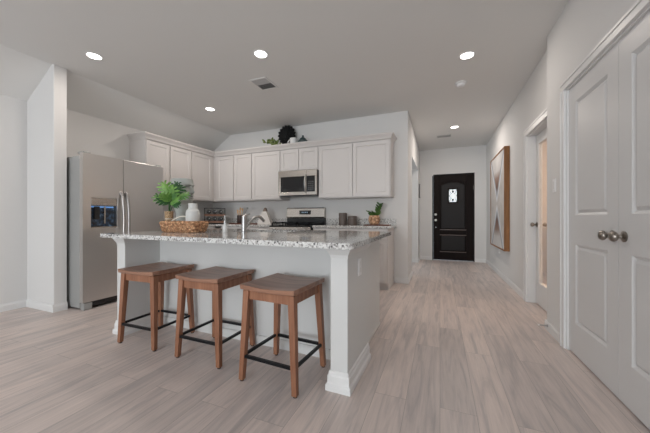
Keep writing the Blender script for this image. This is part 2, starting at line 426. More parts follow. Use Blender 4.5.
# glass hall door
t = thing('glass_door', 'white framed full-glass door in the right hall wall', 'door', (XH+0.085, HY1-0.014, 0.01), R_MX)
W = HY1-HY0-0.028; H = 2.03; b = MB(); s = 0.10
b.box(0, s, 0, 0.035, 0, H).box(W-s, W, 0, 0.035, 0, H).box(s, W-s, 0, 0.035, 0, 0.25).box(s, W-s, 0, 0.035, H-0.11, H)
b.build('door_frame', M_TRIM, t, bevel=0.003)
b = MB(); q = 0.012
b.box(s, s+q, -0.004, 0.039, 0.25, H-0.11).box(W-s-q, W-s, -0.004, 0.039, 0.25, H-0.11).box(s+q, W-s-q, -0.004, 0.039, 0.25, 0.25+q).box(s+q, W-s-q, -0.004, 0.039, H-0.11-q, H-0.11)
b.build('glazing_bead', M_TRIM, t)
MB().box(s+q, W-s-q, 0.015, 0.020, 0.25+q, H-0.11-q).build('glass_pane', M_GLASS, t)
knob(t, 0.05, 0.95, 0.0, r=0.026); knob(t, 0.05, 0.95, 0.035, r=0.026, s=1)

# entry door
M_BRIGHT = mat('polished_nickel', (0.85, 0.83, 0.80), 0.35, 0.7)
t = thing('entry_door', 'black panelled front door with a small leaded glass light', 'door', ((DX0+DX1)/2, YE+0.03, 0.012))
hw = (DX1-DX0)/2-0.023; H = DZ-0.035
mb = MB(); st = 0.15
mb.box(-hw, hw, 0.014, 0.045, 0, H)
mb.box(-hw, -hw+st, 0, 0.016, 0, H).box(hw-st, hw, 0, 0.016, 0, H)
mb.box(-hw+st, hw-st, 0, 0.016, 0, 0.20).box(-hw+st, hw-st, 0, 0.016, 0.62, 0.74)
# arched head rail
pts = [(-hw+st, H), (hw-st, H), (hw-st, 1.86)]
for i in range(1, 14):
    u = 1-2*i/14; pts.append((u*(hw-st), 1.86+0.075*(1-u*u)))
pts.append((-hw+st, 1.86))
mb.prism(pts[::-1], 0, 0.016, 1)
pts = [(-hw+st+0.035, 0.775), (hw-st-0.035, 0.775), (hw-st-0.035, 1.82)]
for i in range(1, 14):
    u = 1-2*i/14; pts.append((u*(hw-st-0.035), 1.82+0.075*(1-u*u)))
pts.append((-hw+st+0.035, 1.82))
pn = MB().prism(pts[::-1], -0.002, 0.0138, 1)
pn.box(-hw+st+0.035, hw-st-0.035, -0.002, 0.0138, 0.235, 0.585)
M_PANEL = mat('entry_panel', (0.009, 0.007, 0.007), 0.5, 0.0, Specular_IOR_Level=0.3)
pn.build('door_panel', M_PANEL, t, bevel=0.012)
mb.build('door_leaf', M_ENTRY, t, bevel=0.006)
M_MOULD_LIT = mat('lit_entry_moulding', (0.10, 0.068, 0.058), 0.35)  # lighter than the door: light caught by the mouldings is put into the colour
b = MB()
for z in (0.745, 0.615, 0.205): b.box(-hw+st, hw-st, -0.008, 0.006, z-0.014, z+0.006)
b.build('moulding', M_MOULD_LIT, t, bevel=0.004)
f = MB(); gx, gz0, gz1 = 0.085, 1.42, 1.72
f.box(-gx-0.035, -gx, -0.016, 0.02, gz0-0.035, gz1+0.035).box(gx, gx+0.035, -0.016, 0.02, gz0-0.035, gz1+0.035).box(-gx, gx, -0.016, 0.02, gz0-0.035, gz0).box(-gx, gx, -0.016, 0.02, gz1, gz1+0.035)
f.build('light_frame', M_ENTRY, t, bevel=0.004)
M_DAYGLOW = emis('daylight_glow_glass', (0.86, 0.93, 0.97), 0.62)  # glass glows by itself, emission in place of daylight from outside
g = bx(-gx, gx, -0.007, -0.0025, gz0, gz1).build('leaded_glass', M_DAYGLOW, t)
b = MB(); zc = (gz0+gz1)/2; hh = (gz1-gz0)/2
for p in ([(-gx, zc), (0, zc+hh*.6), (gx, zc), (0, zc-hh*.6), (-gx, zc)], [(0, gz1), (0, zc+hh*.6)], [(0, gz0), (0, zc-hh*.6)],
          [(-gx, gz1), (-gx*.45, zc+hh*.3)], [(gx, gz1), (gx*.45, zc+hh*.3)], [(-gx, gz0), (-gx*.45, zc-hh*.3)], [(gx, gz0), (gx*.45, zc-hh*.3)]):
    b.tube([(x, -0.009, z) for x, z in p], 0.0060, 6)
b.ball((0, -0.008, zc+hh*.68), 0.022, (1, .3, 1.3)).ball((0, -0.008, zc-hh*.68), 0.022, (1, .3, 1.3))
b.build('lead_came', M_BLACK, g)
for z in (1.115, 0.975):
    MB().lathe([(0.030, 0), (0.030, -0.008), (0.022, -0.014), (0.022, -0.03), (0.012, -0.034)], (-hw+0.055, 0, z), 20, 1).build('lock' if z > 1 else 'knob', M_BRIGHT, t, smooth=True)
MB().lathe([(0.012, 0), (0.012, -0.014)], (-hw+0.06, 0, 0.80), 12, 1).build('door_viewer', M_CHROME, t)
MB().lathe([(0.008, -0.05), (0.008, 0.05)], (hw+0.004, -0.006, 1.75), 10).build('hinge', M_NICKEL, t)
tag(bx(DX0+0.002, DX0+0.022, YE-0.016, YE-0.001, DZ-0.032, DZ-0.002).build('door_sensor', M_PLATE), 'tiny white alarm sensor at the top left corner of the front door', 'sensor')

# ================================================================== CEILING FIXTURES
def downlight(x, y, label, watts=LAMP_W, seen=True):
    t = thing('downlight', label, 'ceiling light', (x, y, HC), 0, 'recessed ceiling lights')
    MB().lathe([(0.080, -0.001), (0.078, -0.004), (0.066, -0.006), (0.060, -0.001)], seg=40, cap=False).build('trim_ring', M_TRIM, t, smooth=True)
    MB().lathe([(0.060, -0.001), (0.060, -0.004)], seg=40).build('diffuser', M_LAMP, t)
    d = bpy.data.lights.new('downlight_lamp', 'AREA'); d.shape = 'DISK'; d.size = 0.14; d.energy = watts; d.color = LAMP_COL
    o = bpy.data.objects.new('downlight_lamp', d); COL.objects.link(o); o.location = (0, 0, -0.012); o.parent = t
downlight(-3.36, 1.825, 'round recessed ceiling light near the wing wall, farthest left', 5.0)
downlight(-1.72, 2.455, 'round recessed ceiling light over the island, beside the large vent')
downlight(-3.32, 3.395, 'round recessed ceiling light above the left cabinets near the sloped ceiling')
downlight(0.262, 3.29, 'round recessed ceiling light just before the smoke detector', 4.5)
downlight(0.251, 5.79, 'round recessed ceiling light deep in the entry hall by the small vent', 13)
for x, y in ((-1.9, -1.2), (-1.5, -3.6), (-3.3, -5.0)):  # extra lamps out of view, added to fill the room with light
    downlight(x, y, 'added unseen round ceiling light behind the view, for fill')
t = thing('smoke_detector', 'white round smoke detector on the ceiling between two hall lights', 'smoke detector', (0.245, 3.935, HC))
MB().lathe([(0.070, 0), (0.070, -0.012), (0.062, -0.018)], seg=36).build('mounting_plate', M_TRIM, t, smooth=True)
MB().lathe([(0.052, -0.018), (0.050, -0.036), (0.040, -0.044), (0.012, -0.046)], seg=36).build('sensor_cover', M_PLATE, t, smooth=True)
def vent(x, y, w, d, label, n, rz, light):
    t = thing('ceiling_vent', label, 'vent', (x, y, HC), rz)
    f = MB(); e = 0.022
    f.box(-w/2, w/2, -d/2, -d/2+e, -0.008, 0).box(-w/2, w/2, d/2-e, d/2, -0.008, 0).box(-w/2, -w/2+e, -d/2+e, d/2-e, -0.008, 0).box(w/2-e, w/2, -d/2+e, d/2-e, -0.008, 0)
    f.build('frame', M_CEIL if light else M_VENT, t, bevel=0.002)
    bx(-w/2+e, w/2-e, -d/2+e, d/2-e, -0.002, 0).build('backing', M_VENT_DK if light else M_BLKP, t)
    s = MB()
    for i in range(n):
        yy = -d/2+e+(d-2*e)*(i+0.5)/n; ww = (d-2*e)/n*0.36
        tilt = (-1 if i < n/2 else 1)*0.004
        s.hexa([(-w/2+e, yy-ww, -0.004-tilt), (w/2-e, yy-ww, -0.004-tilt), (w/2-e, yy+ww, -0.004+tilt), (-w/2+e, yy+ww, -0.004+tilt),
                (-w/2+e, yy-ww, -0.003-tilt), (w/2-e, yy-ww, -0.003-tilt), (w/2-e, yy+ww, -0.003+tilt), (-w/2+e, yy+ww, -0.003+tilt)])
    s.build('louver', M_VENT, t)
vent(-2.066, 3.015, 0.25, 0.30, 'large grey ceiling vent over the kitchen behind the middle light', 12, 0, True)
vent(0.073, 6.35, 0.27, 0.14, 'small dark ceiling vent at the end of the entry hall', 4, 0, False)

# ================================================================== PLATES, DOORSTOP, ART
def plate(name, label, cat, loc, rz, kind, w=0.072, h=0.116):
    t = thing(name, label, cat, loc, rz)
    bx(-w/2, w/2, -0.006, -0.0005, -h/2, h/2).build('cover_plate', M_PLATE, t, bevel=0.002)
    if kind == 'rocker': bx(-0.017, 0.017, -0.010, -0.004, -0.034, 0.034).build('rocker', M_TRIM, t, bevel=0.002)
    else:
        for z in (-0.021, 0.021): bx(-0.017, 0.017, -0.009, -0.004, z-0.015, z+0.015).build('socket', M_TRIM, t, bevel=0.004)
    return t
plate('light_switch', 'white light switch plate on the wall left of the closet doors', 'light switch', (XC, 3.045, 1.325), -PI/2, 'rocker')
t = thing('wall_panel', 'small dark-rimmed panel on the left hall wall near the front door', 'wall panel', (-0.472, 7.15, 1.69), PI/2)
bx(-0.07, 0.07, -0.030, -0.0005, -0.165, 0.165).build('rim', M_VENT_DK, t, bevel=0.003)
bx(-0.058, 0.058, -0.032, -0.0301, -0.152, 0.152).build('face', M_PLATE, t)
plate('wall_outlet', 'white wall outlet under the framed artwork', 'outlet', (XH, 5.93, 0.46), -PI/2, 'socket', 0.115, 0.12)
t = thing('door_stop', 'small spring door stop sticking out from the baseboard by the hall corner', 'door stop', (XC-0.014, 3.17, 0.05))
MB().lathe([(0.012, 0), (0.010, -0.006)], (0, 0, 0), 12, 0).build('base', M_CHROME, t)
pts = [(-0.006-0.058*i/120, 0.006*math.cos(i*0.75), 0.006*math.sin(i*0.75)) for i in range(121)]
MB().tube(pts, 0.0015, 5).build('spring', M_CHROME, t)
MB().lathe([(0.006, -0.062), (0.007, -0.070), (0.005, -0.074)], (0, 0, 0), 12, 0).build('rubber_tip', M_PLATE, t)

# framed artwork on hall wall: local x along wall (world -Y), y=0 at wall, front -y
AY0, AY1, AZ0, AZ1 = 5.12, 6.42, 0.52, 2.16
t = thing('framed_artwork', 'tall framed abstract artwork with grey and brown crossing shapes on the right hall wall', 'picture', (XH, AY1, 0), -PI/2)
W = AY1-AY0; fr = 0.022; D = 0.075
f = MB(); f.box(0, fr, -D, 0, AZ0, AZ1).box(W-fr, W, -D, 0, AZ0, AZ1).box(fr, W-fr, -D, 0, AZ0, AZ0+fr).box(fr, W-fr, -D, 0, AZ1-fr, AZ1)
f.build('frame', M_FRAMEW, t, bevel=0.003)
def art_mat():
    m = mat('abstract_print', (0.7, 0.68, 0.66), 0.7); nt, N, L, b = nodes(m)
    tc = N.new('ShaderNodeTexCoord'); sp = N.new('ShaderNodeSeparateXYZ'); L.new(tc.outputs['Generated'], sp.inputs[0])
    def M(op, a, c=None):
        n = N.new('ShaderNodeMath'); n.operation = op
        for i, s in enumerate((a, c)):
            if s is None: continue
            if isinstance(s, (int, float)): n.inputs[i].default_value = s
            else: L.new(s, n.inputs[i])
        return n.outputs[0]
    u = M('ABSOLUTE', M('SUBTRACT', sp.outputs[0], 0.5)); v = M('ABSOLUTE', M('SUBTRACT', sp.outputs[2], 0.47))
    e = M('SUBTRACT', v, M('MULTIPLY', u, 0.95))            # >0 inside the top and bottom wedges
    base0 = (0.56, 0.53, 0.51)
    band = ramp(m, e, [(0.0, base0), (0.02, (0.78, 0.80, 0.84)), (0.10, (0.28, 0.30, 0.34)), (0.125, (0.50, 0.44, 0.40))])
    inner = ramp(m, v, [(0.10, (0.22, 0.24, 0.28)), (0.17, (0.13, 0.06, 0.04)), (0.28, (0.30, 0.20, 0.16)), (0.36, (0.60, 0.58, 0.57))])
    k = ramp(m, e, [(0.115, (0, 0, 0)), (0.125, (1, 1, 1))])
    c = mix(m, k, band, inner)
    side = ramp(m, M('SUBTRACT', u, v), [(0.10, (0, 0, 0)), (0.12, (1, 1, 1))])
    c = mix(m, side, c, (0.56, 0.53, 0.51))
    n = tex(m, 'ShaderNodeTexNoise', tc.outputs['Object'], Scale=6.0, Detail=4.0)
    c = mix(m, 1.0, c, ramp(m, n, [(0.3, (0.86, 0.86, 0.86)), (0.7, (1.08, 1.08, 1.08))]), 'MULTIPLY')
    base(m, c); return m
bx(fr, W-fr, -D+0.008, -0.004, AZ0+fr, AZ1-fr).build('canvas', art_mat(), t)
# study beyond the glass door
t = thing('bookcase', 'tall brown wooden bookcase glimpsed through the glass hall door', 'bookcase', (1.62, 5.25, 0), 0)
b = MB(); b.box(0, 0.025, 0, 0.35, 0, 1.7).box(0.775, 0.80, 0, 0.35, 0, 1.7).box(0.025, 0.775, 0.335, 0.35, 0, 1.7)
b.build('carcass', M_BROWN, t)
for z in (0.05, 0.45, 0.85, 1.25, 1.675): bx(0.025, 0.775, 0, 0.335, z, z+0.025).build('shelf', M_BROWN, t)
t = thing('downlight', 'ceiling light inside the study beyond the glass door', 'ceiling light', (2.0, 4.4, HC), 0)
MB().lathe([(0.098, -0.001), (0.096, -0.006), (0.076, -0.009)], seg=32).build('trim_ring', M_TRIM, t)
d = bpy.data.lights.new('study_lamp', 'AREA'); d.shape = 'DISK'; d.size = 0.18; d.energy = 60; d.color = (1.0, 0.76, 0.56)
o = bpy.data.objects.new('study_lamp', d); COL.objects.link(o); o.location = (0, 0, -0.015); o.parent = t

# ================================================================== KITCHEN CABINETS
CZ0, CZ1 = 1.365, 2.235
def cab_door(parent, x0, x1, z0, z1, name='door', y=0.0):
    """framed door, front at local y"""
    mb = MB(); s = 0.052
    panel_slab(mb, x0, x1, z0, z1, [(x0+s, x1-s, z0+s, z1-s)], 0.019, 0.009, None)
    a0, a1, b0, b1 = x0+s, x1-s, z0+s, z1-s
    P = [(a0, b0), (a1, b0), (a1, b1), (a0, b1)]; d = 0.010
    Q = [(a0+d, b0+d), (a1-d, b0+d), (a1-d, b1-d), (a0+d, b1-d)]
    A = [mb.bm.verts.new((p[0], 0.003, p[1])) for p in P]; B = [mb.bm.verts.new((q[0], 0.0105, q[1])) for q in Q]
    for i in range(4): mb.bm.faces.new([A[i], A[(i+1) % 4], B[(i+1) % 4], B[i]])
    mb.xf(Matrix.Translation((0, y, 0)))
    return mb.build(name, M_CAB, parent)
def upper(label, loc, rz, w, d, doors, z0=CZ0, z1=CZ1):
    t = thing('upper_cabinet', label, 'cabinet', (loc[0], loc[1], z0), rz, 'white upper cabinets')
    h = z1-z0
    bx(0.0005, w-0.0005, 0.0, d, 0, h).build('body', M_CAB, t)
    n = doors; g = 0.012; dw = (w-0.024-g*(n-1))/n
    for i in range(n):
        x = 0.012+i*(dw+g); cab_door(t, x, x+dw, 0.018, h-0.018, y=-0.0195)
    return t
YF = 4.31      # carcass front of the back-wall uppers (doors stand 2 cm proud)
XF = -4.105
G = 0.002
upper('white upper cabinet on back wall next to the corner, narrow single door', (-4.035, YF), 0, 0.415, YB-G-YF, 1)
upper('white upper cabinet on back wall, second single door from the corner', (-3.62, YF), 0, 0.415, YB-G-YF, 1)
upper('white upper cabinet directly left of the microwave, wide single door', (-3.205, YF), 0, 0.605, YB-G-YF, 1)
upper('short white two-door cabinet above the microwave', (-2.60, YF), 0, 0.73, YB-G-YF, 2, z0=1.845)
upper('wide white two-door upper cabinet right of the microwave, at the wall end', (-1.87, YF), 0, 1.18, YB-G-YF, 2)
# left-wall uppers: local -Y must face world +X  => rz=+90deg, local x -> world +Y
dl = XF-(XK+G)
upper('white upper cabinet on left wall, nearest, just past the refrigerator', (XF, 2.90), PI/2, 0.41, dl, 1)
upper('white upper cabinet on left wall, the middle one of three', (XF, 3.31), PI/2, 0.435, dl, 1)
upper('white upper cabinet on left wall, farthest, by the corner', (XF, 3.745), PI/2, 0.495, dl, 1)
cf = MB(); cf.box(XK+G, XF, 4.2405, YB-G, CZ0, CZ1).box(XF, -4.0355, YF, YB-G, CZ0, CZ1)
tag(cf.build('corner_filler', M_CAB), 'blank white filler joining upper cabinets in the kitchen corner', 'cabinet')
# crown
def sweep(path, prof, name, m):
    b = MB(); P = [Vector(p) for p in path]; rings = []
    for i, p in enumerate(P):
        d0 = (P[i]-P[i-1]).normalized() if i else None; d1 = (P[i+1]-P[i]).normalized() if i < len(P)-1 else None
        nn = [Vector((d.y, -d.x)) for d in (d0, d1) if d is not None]
        n = nn[0] if len(nn) == 1 else (nn[0]+nn[1])/(1+nn[0].dot(nn[1]))
        rings.append([b.bm.verts.new((p.x+n.x*o_, p.y+n.y*o_, z)) for o_, z in prof])
    k = len(prof)
    for A, B in zip(rings, rings[1:]):
        for i in range(k): b.bm.faces.new([A[i], A[(i+1) % k], B[(i+1) % k], B[i]])
    b.bm.faces.new(rings[0]); b.bm.faces.new(rings[-1][::-1])
    return b
path = [(XK+G, 2.898), (XF+0.02, 2.898), (XF+0.02, YF-0.02), (-0.688, YF-0.02), (-0.688, YB-G)]
z = CZ1+0.001
prof = [(-0.018, z), (0.002, z), (0.006, z+0.012), (0.014, z+0.030), (0.040, z+0.062), (0.046, z+0.068), (0.046, z+0.086), (-0.018, z+0.086)]
cr = sweep(path, prof, 'crown', M_CAB)
cr.box(XF+0.002, -0.706, YF, YB-G, z+0.060, z+0.075).box(XK+G, XF, 2.918, YB-G, z+0.060, z+0.075)
tag(cr.build('crown_moulding', M_CAB), 'white crown moulding running along the tops of the upper cabinets', 'moulding')
ZTOP = z+0.075

# base cabinets
def base_cab(label, loc, rz, w, d, doors, h=0.888, drawers=True):
    t = thing('base_cabinet', label, 'cabinet', (loc[0], loc[1], 0), rz, 'white base cabinets')
    MB().box(0.0005, w-0.0005, 0, d, 0.10, h).box(0.0005, w-0.0005, 0.06, d, 0, 0.10).build('body', M_CAB, t)
    g = 0.008; dw = (w-0.02-g*(doors-1))/doors
    for i in range(doors):
        x = 0.01+i*(dw+g)
        if drawers: bx(x, x+dw, -0.0195, -0.0005, 0.735, 0.872).build('drawer', M_CAB, t, bevel=0.003)
        cab_door(t, x, x+dw, 0.115, 0.715 if drawers else 0.872, y=-0.0195)
    return t
YBF = 4.05
base_cab('white base cabinet at the right end of the back run, beside the hall', (-1.27, YBF), 0, 0.585, YB-G-YBF, 1)
base_cab('white base cabinet right of the range, behind the island', (-1.855, YBF), 0, 0.585, YB-G-YBF, 1)
base_cab('white base cabinet left of the range, behind the island', (-3.70, YBF), 0, 1.075, YB-G-YBF, 2)
XBF = -3.82
base_cab('white base cabinet on left wall between refrigerator and corner', (XBF, 2.91), PI/2, 1.12, XBF-(XK+G), 2)
CT0, CT1 = 0.89, 0.925
t = thing('worktop', 'speckled granite worktop right of the range with short backsplash', 'worktop', (0, 0, CT0))
bx(-1.857, -0.645, YBF-0.035, YB-G, 0, CT1-CT0).build('slab', M_GRAN, t, bevel=0.004)
bx(-1.857, -0.645, YB-G-0.02, YB-G, CT1-CT0+0.0003, CT1-CT0+0.105).build('backsplash', M_GRANB, t)
t = thing('worktop', 'L-shaped speckled granite worktop left of the range with short backsplash', 'worktop', (0, 0, CT0))
h = CT1-CT0
MB().prism([(XK+G, 2.91), (XBF+0.035, 2.91), (XBF+0.035, YBF-0.035), (-2.623, YBF-0.035), (-2.623, YB-G), (XK+G, YB-G)], 0, h).build('slab', M_GRAN, t, bevel=0.004)
MB().box(XK+G+0.02, -2.623, YB-G-0.02, YB-G, h+0.0003, h+0.105).box(XK+G, XK+G+0.02, 2.91, YB-G, h+0.0003, h+0.105).build('backsplash', M_GRANB, t)

# ------------------------------------------------------------------ microwave
t = thing('microwave', 'stainless over-the-range microwave with black glass door', 'microwave', (-2.597, 4.235, 1.425))
W, H = 0.724, 0.418
bx(0.003, W-0.003, 0.02, 0.39, 0, H).build('body', M_BLKP, t)
dwid = 0.54
f = MB(); f.box(0, dwid, -0.012, 0.02, 0, 0.055).box(0, dwid, -0.012, 0.02, 0.315, H).box(0, 0.045, -0.012, 0.02, 0.055, 0.315).box(dwid-0.03, dwid, -0.012, 0.02, 0.055, 0.315)
f.build('door', M_STEEL2, t, bevel=0.003)
bx(0.045, dwid-0.03, -0.009, 0.018, 0.055, 0.315).build('window', M_GLASSBLK, t)
f = MB(); f.box(dwid+0.002, W, -0.012, 0.02, 0, 0.055).box(dwid+0.002, W, -0.012, 0.02, 0.315, H).box(W-0.03, W, -0.012, 0.02, 0.055, 0.315)
f.build('control_frame', M_STEEL2, t, bevel=0.003)
cp = bx(dwid+0.002, W-0.03, -0.010, 0.018, 0.055, 0.315).build('control_panel', M_GLASSBLK, t)
M_BTN = mat('grey_buttons', (0.10, 0.10, 0.10), 0.5)
for r in range(5):
    for q in range(3):
        bx(dwid+0.035+q*0.036, dwid+0.058+q*0.036, -0.012, -0.0101, 0.085+r*0.032, 0.10+r*0.032).build('button', M_BTN, cp)
pts = [(dwid-0.015, -0.012-0.042*math.sin(PI*i/12), 0.04+0.30*i/12) for i in range(13)]
MB().tube(pts, 0.011, 10).build('handle', M_CHROME, t, smooth=True)
bx(0.02, W-0.02, 0.03, 0.30, -0.012, -0.0003).build('vent_grille', M_BLKP, t)

# ------------------------------------------------------------------ range
t = thing('gas_range', 'stainless gas range with black grates and backguard below the microwave', 'range', (-2.617, 3.985, 0))
W = 0.752
bx(0.004, W-0.004, 0.02, 0.625, 0.03, 0.895).build('body', M_BLKP, t)
f = MB().box(0.004, W-0.004, -0.02, 0.02, 0.80, 0.895); f.build('control_front', M_STEEL2, t, bevel=0.006)
for i in range(5):
    MB().lathe([(0.021, -0.02), (0.020, -0.045), (0.015, -0.048)], (0.10+i*0.138, 0, 0.848), 20, 1).build('control_knob', M_CHROME, t, smooth=True)
f = bx(0.006, W-0.006, -0.022, 0.02, 0.20, 0.79).build('oven_door', M_STEEL2, t, bevel=0.004)
bx(0.12, W-0.12, -0.0245, -0.0225, 0.33, 0.64).build('oven_window', M_GLASSBLK, f)
MB().tube([(0.06, -0.022, 0.735), (0.06, -0.06, 0.735), (W-0.06, -0.06, 0.735), (W-0.06, -0.022, 0.735)], 0.011).build('handle', M_CHROME, f)
bx(0.006, W-0.006, -0.02, 0.02, 0.05, 0.19).build('storage_drawer', M_STEEL2, t, bevel=0.004)
bx(0.0, W, -0.01, 0.60, 0.895, 0.915).build('cooktop', M_BLKP, t, bevel=0.004)
for gx_ in (0.025, 0.27, 0.515):
    b = MB(); w_ = 0.215; z0, z1 = 0.948, 0.968
    for yy in (0.03, 0.27, 0.51): b.box(gx_, gx_+w_, yy, yy+0.014, z0, z1)
    for xx in (0, w_/2-0.007, w_-0.014): b.box(gx_+xx, gx_+xx+0.014, 0.03, 0.524, z0+0.001, z1+0.001)
    for xx in (0, w_-0.014):
        for yy in (0.03, 0.51): b.box(gx_+xx, gx_+xx+0.014, yy, yy+0.014, 0.9155, z0)
    b.build('grate', M_BLACK, t)
for bx_, by_ in ((0.13, 0.15), (0.13, 0.40), (0.375, 0.275), (0.62, 0.15), (0.62, 0.40)):
    MB().lathe([(0.045, 0.9153), (0.045, 0.922), (0.035, 0.928), (0.01, 0.929)], (bx_, by_, 0), 24).build('burner', M_BLACK, t)
f = MB().prism([(0.565, 1.04), (0.555, 1.06), (0.565, 1.21), (0.575, 1.225), (0.635, 1.225), (0.635, 1.04)], 0.0, W, 0)
bg_ = f.build('backguard', M_STEEL2, t, bevel=0.004)
bx(0.0, W, 0.575, 0.633, 0.9155, 1.0395).build('backguard_base', M_BLKP, t)
bx(0.265, 0.49, 0.5545, 0.562, 1.105, 1.175).build('display', M_GLASSBLK, bg_)
M_DIG = emis('display_digits', (0.5, 0.7, 0.9), 0.08)
b = MB()
for i in range(4): b.box(0.315+i*0.033, 0.332+i*0.033, 0.5535, 0.5543, 1.130, 1.150)
b.build('display_digits', M_DIG, bg_)

# ------------------------------------------------------------------ refrigerator: local x -> world +Y, front (-Y local) -> world +X
M_HANDLE = mat('handle_steel', (0.42, 0.40, 0.39), 0.32, 1.0)
FX = -3.695
t = thing('refrigerator', 'stainless side-by-side refrigerator with ice and water dispenser', 'refrigerator', (FX, 1.895, 0), PI/2)
W, H = 0.995, 1.775
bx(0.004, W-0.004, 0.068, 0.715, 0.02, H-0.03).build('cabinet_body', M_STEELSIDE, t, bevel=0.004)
split = 0.435
fz = MB(); zd0, zd1 = 0.085, H; a0, a1, b0, b1 = 0.080, 0.360, 0.925, 1.275
fz.box(0, a0, 0, 0.06, zd0, zd1).box(a1, split-0.003, 0, 0.06, zd0, zd1).box(a0, a1, 0, 0.06, zd0, b0).box(a0, a1, 0, 0.06, b1, zd1).box(a0, a1, 0.055, 0.06, b0, b1)
bmesh.ops.remove_doubles(fz.bm, verts=fz.bm.verts, dist=1e-5)
fz.build('freezer_door', M_STEEL, t)
bx(split+0.003, W, 0, 0.06, zd0, zd1).build('fridge_door', M_STEEL, t, bevel=0.008)
# side edge gasket strip, hinges, grille
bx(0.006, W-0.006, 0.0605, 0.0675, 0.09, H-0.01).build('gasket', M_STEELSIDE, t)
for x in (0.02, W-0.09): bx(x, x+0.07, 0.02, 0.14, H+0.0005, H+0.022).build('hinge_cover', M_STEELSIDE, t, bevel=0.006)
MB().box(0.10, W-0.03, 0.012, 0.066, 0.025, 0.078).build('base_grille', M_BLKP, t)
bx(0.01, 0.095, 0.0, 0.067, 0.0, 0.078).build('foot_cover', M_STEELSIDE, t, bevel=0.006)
bx(W-0.08, W-0.01, 0.0, 0.3, 0.0, 0.024).build('foot', M_BLKP, t)
d = bx(a0+0.004, a1-0.004, -0.004, 0.05, b1-0.088, b1-0.004).build('dispenser_panel', M_STEEL2, t, bevel=0.004)
bx(a0+0.10, a0+0.17, -0.0055, -0.0042, b1-0.055, b1-0.048).build('badge', M_NICKEL, d)
M_DISP = mat('dispenser_bluish', (0.03, 0.05, 0.075), 0.15)
nd = tex(M_DISP, 'ShaderNodeTexNoise', texco(M_DISP), Scale=22.0, Detail=2.0)
base(M_DISP, ramp(M_DISP, nd, [(0.40, (0.02, 0.025, 0.035)), (0.60, (0.04, 0.08, 0.15)), (0.75, (0.20, 0.32, 0.45))]))
dn = MB(); dn.box(a0+0.004, a1-0.004, 0.044, 0.054, b0+0.004, b1-0.09)
dd = dn.build('dispenser_niche', M_DISP, t)
M_DGLOW = emis('dispenser_light', (0.18, 0.38, 0.75), 0.5)
bx(a0+0.02, a1-0.02, 0.030, 0.043, b1-0.112, b1-0.096).build('niche_light', M_DGLOW, dd)
bx(a0+0.15, a0+0.165, 0.022, 0.040, b0+0.05, b1-0.10).build('water_paddle', M_STEEL2, dd)
bx(a0+0.045, a0+0.105, 0.022, 0.040, b0+0.10, b1-0.10).build('ice_chute', M_BLKP, dd, bevel=0.005)
bx(a0+0.004, a1-0.004, -0.008, 0.05, b0+0.0, b0+0.014).build('drip_tray', M_STEEL2, dd)
for x in (split-0.028, split+0.034):
    pts = [(x, -0.018-0.042*math.sin(PI*min(1, max(0, i/16)))**0.6 if 0 < i < 16 else -0.002, 0.60+0.76*i/16) for i in range(17)]
    MB().tube(pts, 0.016, 12, radii=[0.019 if i in (0, 16) else 0.0145+0.003*abs(i-8)/8 for i in range(17)]).build('handle', M_HANDLE, t, smooth=True)

# ================================================================== ISLAND (local frame at right pier's outer front corner)
IA = math.radians(-1.4)
ix, iy = -0.506, 1.597
ILEN = 2.20
isl = thing('kitchen_island', 'white kitchen island with corner piers and panelled seating side', 'island', (ix, iy, 0), IA)
CTI0, CTI1 = 0.874, 0.906
PW = 0.112
WY = 0.335; BX0 = -ILEN+0.09; ZS = 0.64
body = MB().box(BX0, -0.072, WY, 1.17, 0, ZS)
# open at the top under the sink
body.box(BX0, -1.50, WY, 1.17, ZS, CTI0-0.001).box(-0.80, -0.072, WY, 1.17, ZS, CTI0-0.001).box(-1.50, -0.80, WY, 0.42, ZS, CTI0-0.001).box(-1.50, -0.80, 1.13, 1.17, ZS, CTI0-0.001)
bmesh.ops.remove_doubles(body.bm, verts=body.bm.verts, dist=1e-5)
body.build('body', M_ISL, isl)
dx = -ILEN+0.09
for i in range(4):
    w_ = 0.488; x = dx+0.02+i*(w_+0.012)
    mb = MB(); panel_slab(mb, -x-w_, -x, 0.12, 0.70, [(-x-w_+0.05, -x-0.05, 0.17, 0.65)], 0.019, 0.009)
    mb.xf(Matrix.Translation((0, 1.1895, 0)) @ Matrix.Rotation(PI, 4, 'Z')); mb.build('door', M_CAB, isl)
    bx(x, x+w_, 1.1705, 1.189, 0.715, 0.855).build('drawer', M_CAB, isl, bevel=0.003)
